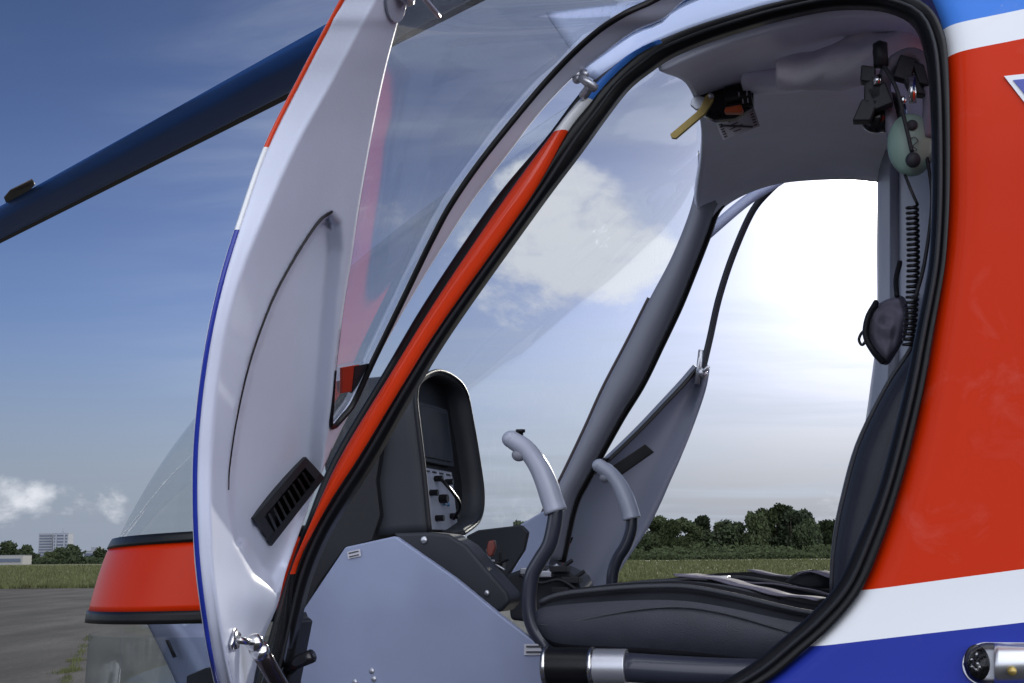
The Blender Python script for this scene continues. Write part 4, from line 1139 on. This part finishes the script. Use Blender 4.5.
# left hand trees
for px, py, w, y, lab, sd_ in ((-22, 545, 34, 640, 'spreading tree at the far left edge behind the shed roof', 31), (6, 543, 34, 640, 'wide flat topped tree left of the grey tower', 32), (26, 545, 22, 650, 'small rounded tree close to the left side of the tower', 33), (70, 545, 30, 620, 'broad bushy tree in front of the right side of the tower', 34), (52, 553, 16, 610, 'low shrub at the foot of the tower', 35), (108, 550, 30, 640, 'tree behind the helicopter nose glass', 36), (140, 548, 34, 640, 'tree behind the helicopter nose, right of the other', 37)):
    g = PY(px, py, y)
    make_tree(g.x, y, g.z, w/F_*y*1.25, 0 if w > 20 else 1, lab, 'trees left of the helicopter', seed=sd_, dens=1800, leaf=1.05, squat=True)
hed = MB()
for i in range(5000):
    px = random.uniform(-60, 190); y = random.uniform(560, 580)
    x = (px-512)/F_*y; p = Vector((x, y, random.random()*(2.4+1.4*noise.noise(Vector((x*.08, 0, 0))))))
    s = random.uniform(.4, 1.0); a = Vector((random.gauss(0, 1), random.gauss(0, 1), random.gauss(0, 1))).normalized(); b_ = a.orthogonal().normalized()
    hed.add(([p+a*s, p+b_*s*.6, p-a*s*.9, p-b_*s*.7], [(0, 1, 2, 3)]))
tag(hed.build('hedgerow', FM[0], None, sm=False), 'dark low hedgerow along the far left edge of the field', 'hedgerow', kind='stuff')

# buildings
def bmat(n, c): return mat(n, c, .7, var=(.1, .05))
conc = bmat('tower_concrete', (.22, .23, .26)); lightc = bmat('tower_light', (.24, .26, .30)); win = mat('tower_windows', (.08, .10, .14), .25)
def bld(name, px0, px1, pyt, y, depth, m, label, cat='building', floors=9, winm=win, split=None):
    a, b_ = PY(px0, pyt, y), PY(px1, pyt, y)
    w = b_.x-a.x; h = a.z; cx_ = (a.x+b_.x)/2
    e = empty(name, Vector((cx_, y+depth/2, 0)), label, cat)
    obj('wall', *box_geo(Vector((cx_, y+depth/2, h/2)), Vector((w/2, 0, 0)), Vector((0, depth/2, 0)), Vector((0, 0, h/2))), m, e, sm=False)
    obj('roof', *box_geo(Vector((cx_, y+depth/2, h+h*.01)), Vector((w/2*1.02, 0, 0)), Vector((0, depth/2*1.02, 0)), Vector((0, 0, h*.012))), lightc, e, sm=False)
    for k in range(floors):
        zc = h*(k+.6)/(floors+.3)
        obj('window_row', *box_geo(Vector((cx_, y-.05, zc)), Vector((w*.44, 0, 0)), Vector((0, .15, 0)), Vector((0, 0, h/(floors+.3)*.24))), winm, e, sm=False)
    return e, cx_, w, h
e, cx_, w, h = bld('tower_block', 39, 53, 534, 1200, 14, conc, 'dark grey tower block on the left skyline', 'tower block', 10)
e, cx_, w, h = bld('tower_block', 53.6, 68.5, 533.5, 1195, 14, lightc, 'pale grey tower block with roof mast beside the dark one', 'tower block', 9)
obj('mast', *tube_geo([Vector((cx_, 1200, h)), Vector((cx_, 1200, h+5))], .35, 6), conc, e)
for k in (-.3, .25): obj('window_column', *box_geo(Vector((cx_+w*k, 1194.5, h/2)), Vector((w*.05, 0, 0)), Vector((0, .3, 0)), Vector((0, 0, h*.48))), lightc, e, sm=False)
bld('office_block', 84, 100, 551, 700, 20, conc, 'low grey block right of the bushy tree on the skyline', 'building', 2)
bld('office_block', 91, 98, 547.5, 720, 10, conc, 'small raised grey block behind the low one', 'building', 1)
bld('shed', -14, 23, 555.5, 545, 10, bmat('shed_wall', (.24, .24, .23)), 'long pale low shed at the left edge of the field', 'shed', 1)
g0 = PY(-5, 550, 216)
# pitched shed roof
a, b_ = PY(-14, 555, 214.5), PY(23, 555, 214.5)

# ------------------------------------------------------------ sky, sun, camera
sdir = ray(884, 192).normalized()
el = math.asin(sdir.z); az = math.atan2(sdir.x, sdir.y)
w = bpy.data.worlds.new('World'); S.world = w; w.use_nodes = True; nt = w.node_tree; nt.nodes.clear(); L = nt.links.new
out = nt.nodes.new('ShaderNodeOutputWorld'); bg = nt.nodes.new('ShaderNodeBackground'); bg.inputs[1].default_value = .10; L(bg.outputs[0], out.inputs[0])
sky = nt.nodes.new('ShaderNodeTexSky'); sky.sky_type = 'NISHITA'; sky.sun_disc = False; sky.sun_elevation = el; sky.sun_rotation = az
sky.air_density = 1.0; sky.dust_density = .6; sky.ozone_density = 2.0
tc = nt.nodes.new('ShaderNodeTexCoord'); D = tc.outputs['Generated']
def mth(op, a, b=None, c=None, clamp=False):
    n = nt.nodes.new('ShaderNodeMath'); n.operation = op; n.use_clamp = clamp
    for i, s in enumerate((a, b, c)):
        if s is None: continue
        if isinstance(s, (int, float)): n.inputs[i].default_value = s
        else: L(s, n.inputs[i])
    return n.outputs[0]
def dot(v):
    n = nt.nodes.new('ShaderNodeVectorMath'); n.operation = 'DOT_PRODUCT'; L(D, n.inputs[0]); n.inputs[1].default_value = v; return n.outputs['Value']
sep = nt.nodes.new('ShaderNodeSeparateXYZ'); L(D, sep.inputs[0])
zc = mth('MAXIMUM', sep.outputs['Z'], 0)
den = mth('ADD', zc, .10)
cx1 = mth('DIVIDE', sep.outputs['X'], den); cy1 = mth('DIVIDE', sep.outputs['Y'], den)
cmb = nt.nodes.new('ShaderNodeCombineXYZ'); L(cx1, cmb.inputs[0]); L(cy1, cmb.inputs[1])
def noise_w(scale, detail, vec, rough=.55, dist=0, off=(0, 0, 0), scl=(1, 1, 1)):
    mp = nt.nodes.new('ShaderNodeMapping'); mp.inputs['Location'].default_value = off; mp.inputs['Scale'].default_value = scl; L(vec, mp.inputs[0])
    n = nt.nodes.new('ShaderNodeTexNoise'); n.inputs['Scale'].default_value = scale; n.inputs['Detail'].default_value = detail; n.inputs['Roughness'].default_value = rough; n.inputs['Distortion'].default_value = dist
    L(mp.outputs[0], n.inputs['Vector']); return n.outputs['Fac']
def mr(x, a, b_, c, d):
    n = nt.nodes.new('ShaderNodeMapRange'); n.interpolation_type = 'SMOOTHSTEP'
    L(x, n.inputs[0]); n.inputs[1].default_value = a; n.inputs[2].default_value = b_; n.inputs[3].default_value = c; n.inputs[4].default_value = d; return n.outputs[0]
def blob(px, py, rad, amp):     # soft mask around one direction, rad in pixels
    d = ray(px, py).normalized(); k = math.cos(math.atan(rad/F_))
    return mth('MULTIPLY', mr(dot(d), k, 1-(1-k)*.02, 0, 1), amp)
# thin streaky cloud
n_st = noise_w(1.1, 8, cmb.outputs[0], .6, .4, scl=(.55, 1.6, 1))
# cumulus, broken up by finer noise
n_cu = noise_w(5.5, 9, D, .62, .3, off=(2.3, .4, 1.1), scl=(1, 1, 1.7))
cum = None
for px, py, rad, amp in ((560, 228, 110, 1.4), (510, 258, 90, 1.1), (620, 262, 80, .9), (700, 60, 120, .5), (5, 507, 36, .72), (40, 503, 30, .66), (75, 500, 28, .66), (105, 503, 32, .68), (385, 205, 60, .6), (640, 180, 60, .3), (800, 500, 60, .4), (480, 560, 120, .4)):
    bnode = blob(px, py, rad, amp)
    cum = bnode if cum is None else mth('MAXIMUM', cum, bnode)
cumm = mr(mth('ADD', mth('MULTIPLY', cum, .30), mth('MULTIPLY_ADD', n_cu, 1.9, -.45)), .66, .92, 0, .92)
cumm = mth('MULTIPLY', cumm, mr(cum, .02, .30, 0, 1))
# general haze towards the sun: more streaks in that half
sunw = dot(sdir)
near_sun = mr(sunw, .80, .99, 0, 1)
streak = mth('MULTIPLY', mr(n_st, .40, .72, 0, 1), mr(sunw, .80, .97, .03, .6))
hzn = mr(sep.outputs['Z'], 0, .21, .97, 0)             # pale horizon
back = mr(sep.outputs['Y'], .15, -.25, 0, 1)              # unseen bright cloud added behind the camera as flash fill
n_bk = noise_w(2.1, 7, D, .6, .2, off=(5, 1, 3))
flash_fill = mth('MULTIPLY', mth('MULTIPLY', mr(n_bk, .36, .56, .50, 1), mr(sep.outputs['X'], -.9, .5, .45, 1)), back)
def rgbmix(f, a, b_):
    m = nt.nodes.new('ShaderNodeMix'); m.data_type = 'RGBA'
    L(f, m.inputs[0])
    for k, s in ((6, a), (7, b_)):
        if isinstance(s, tuple): m.inputs[k].default_value = (*s, 1)
        else: L(s, m.inputs[k])
    return m.outputs[2]
tint = nt.nodes.new('ShaderNodeMix'); tint.data_type = 'RGBA'; tint.blend_type = 'MULTIPLY'; tint.inputs[0].default_value = 1
L(sky.outputs[0], tint.inputs[6]); tint.inputs[7].default_value = (.42, .49, .76, 1)
dk = nt.nodes.new('ShaderNodeVectorMath'); dk.operation = 'SCALE'; L(tint.outputs[2], dk.inputs[0]); L(mr(sep.outputs['Z'], .12, .48, 1, .66), dk.inputs['Scale'])
c = dk.outputs[0]
c = rgbmix(hzn, c, (2.9, 3.4, 4.3))
c = rgbmix(streak, c, (5.2, 5.9, 7.1))
c = rgbmix(cumm, c, (8.0, 8.3, 8.9))
c = rgbmix(flash_fill, c, (27.5, 28.5, 31.5))
def addc(a, f, col):
    x = nt.nodes.new('ShaderNodeVectorMath'); x.operation = 'SCALE'; x.inputs[0].default_value = col; L(f, x.inputs['Scale'])
    y = nt.nodes.new('ShaderNodeVectorMath'); y.operation = 'ADD'; L(a, y.inputs[0]); L(x.outputs[0], y.inputs[1]); return y.outputs[0]
ang = mth('ARCCOSINE', mth('MINIMUM', sunw, .99999))
def gauss(s): return mth('EXPONENT', mth('MULTIPLY', mth('POWER', mth('DIVIDE', ang, s), 2), -1))
c = addc(c, gauss(math.radians(1.3)), (400, 390, 360))
c = addc(c, gauss(math.radians(5.0)), (12, 12, 11.6))
c = addc(c, gauss(math.radians(10)), (1.0, 1.05, 1.1))
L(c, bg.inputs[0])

sl = bpy.data.lights.new('sun', 'SUN'); sl.energy = 3.2; sl.angle = math.radians(.53); sl.color = (1, .95, .86)
so = bpy.data.objects.new('sun', sl); COL.objects.link(so)
so.rotation_euler = (-sdir).to_track_quat('-Z', 'Y').to_euler(); so.location = (0, 0, 30)

cam = bpy.data.cameras.new('camera'); co = bpy.data.objects.new('camera', cam); COL.objects.link(co)
co.location = CAM; co.rotation_euler = (Matrix.Rotation(PI/2+PITCH, 3, 'X') @ Matrix.Rotation(-ROLL, 3, 'Z')).to_euler()
cam.sensor_width = 36; cam.lens = 36*F_/W_; cam.clip_start = .02; cam.clip_end = 20000
S.camera = co
S.view_settings.view_transform = 'Standard'; S.view_settings.look = 'None'; S.view_settings.exposure = 0; S.view_settings.gamma = 1
S.render.engine = 'CYCLES'
S.cycles.max_bounces = 10; S.cycles.transparent_max_bounces = 16; S.cycles.use_denoising = True
S.cycles.sample_clamp_indirect = 6
for o in list(bpy.data.objects):
    if 'org' in o: del o['org']
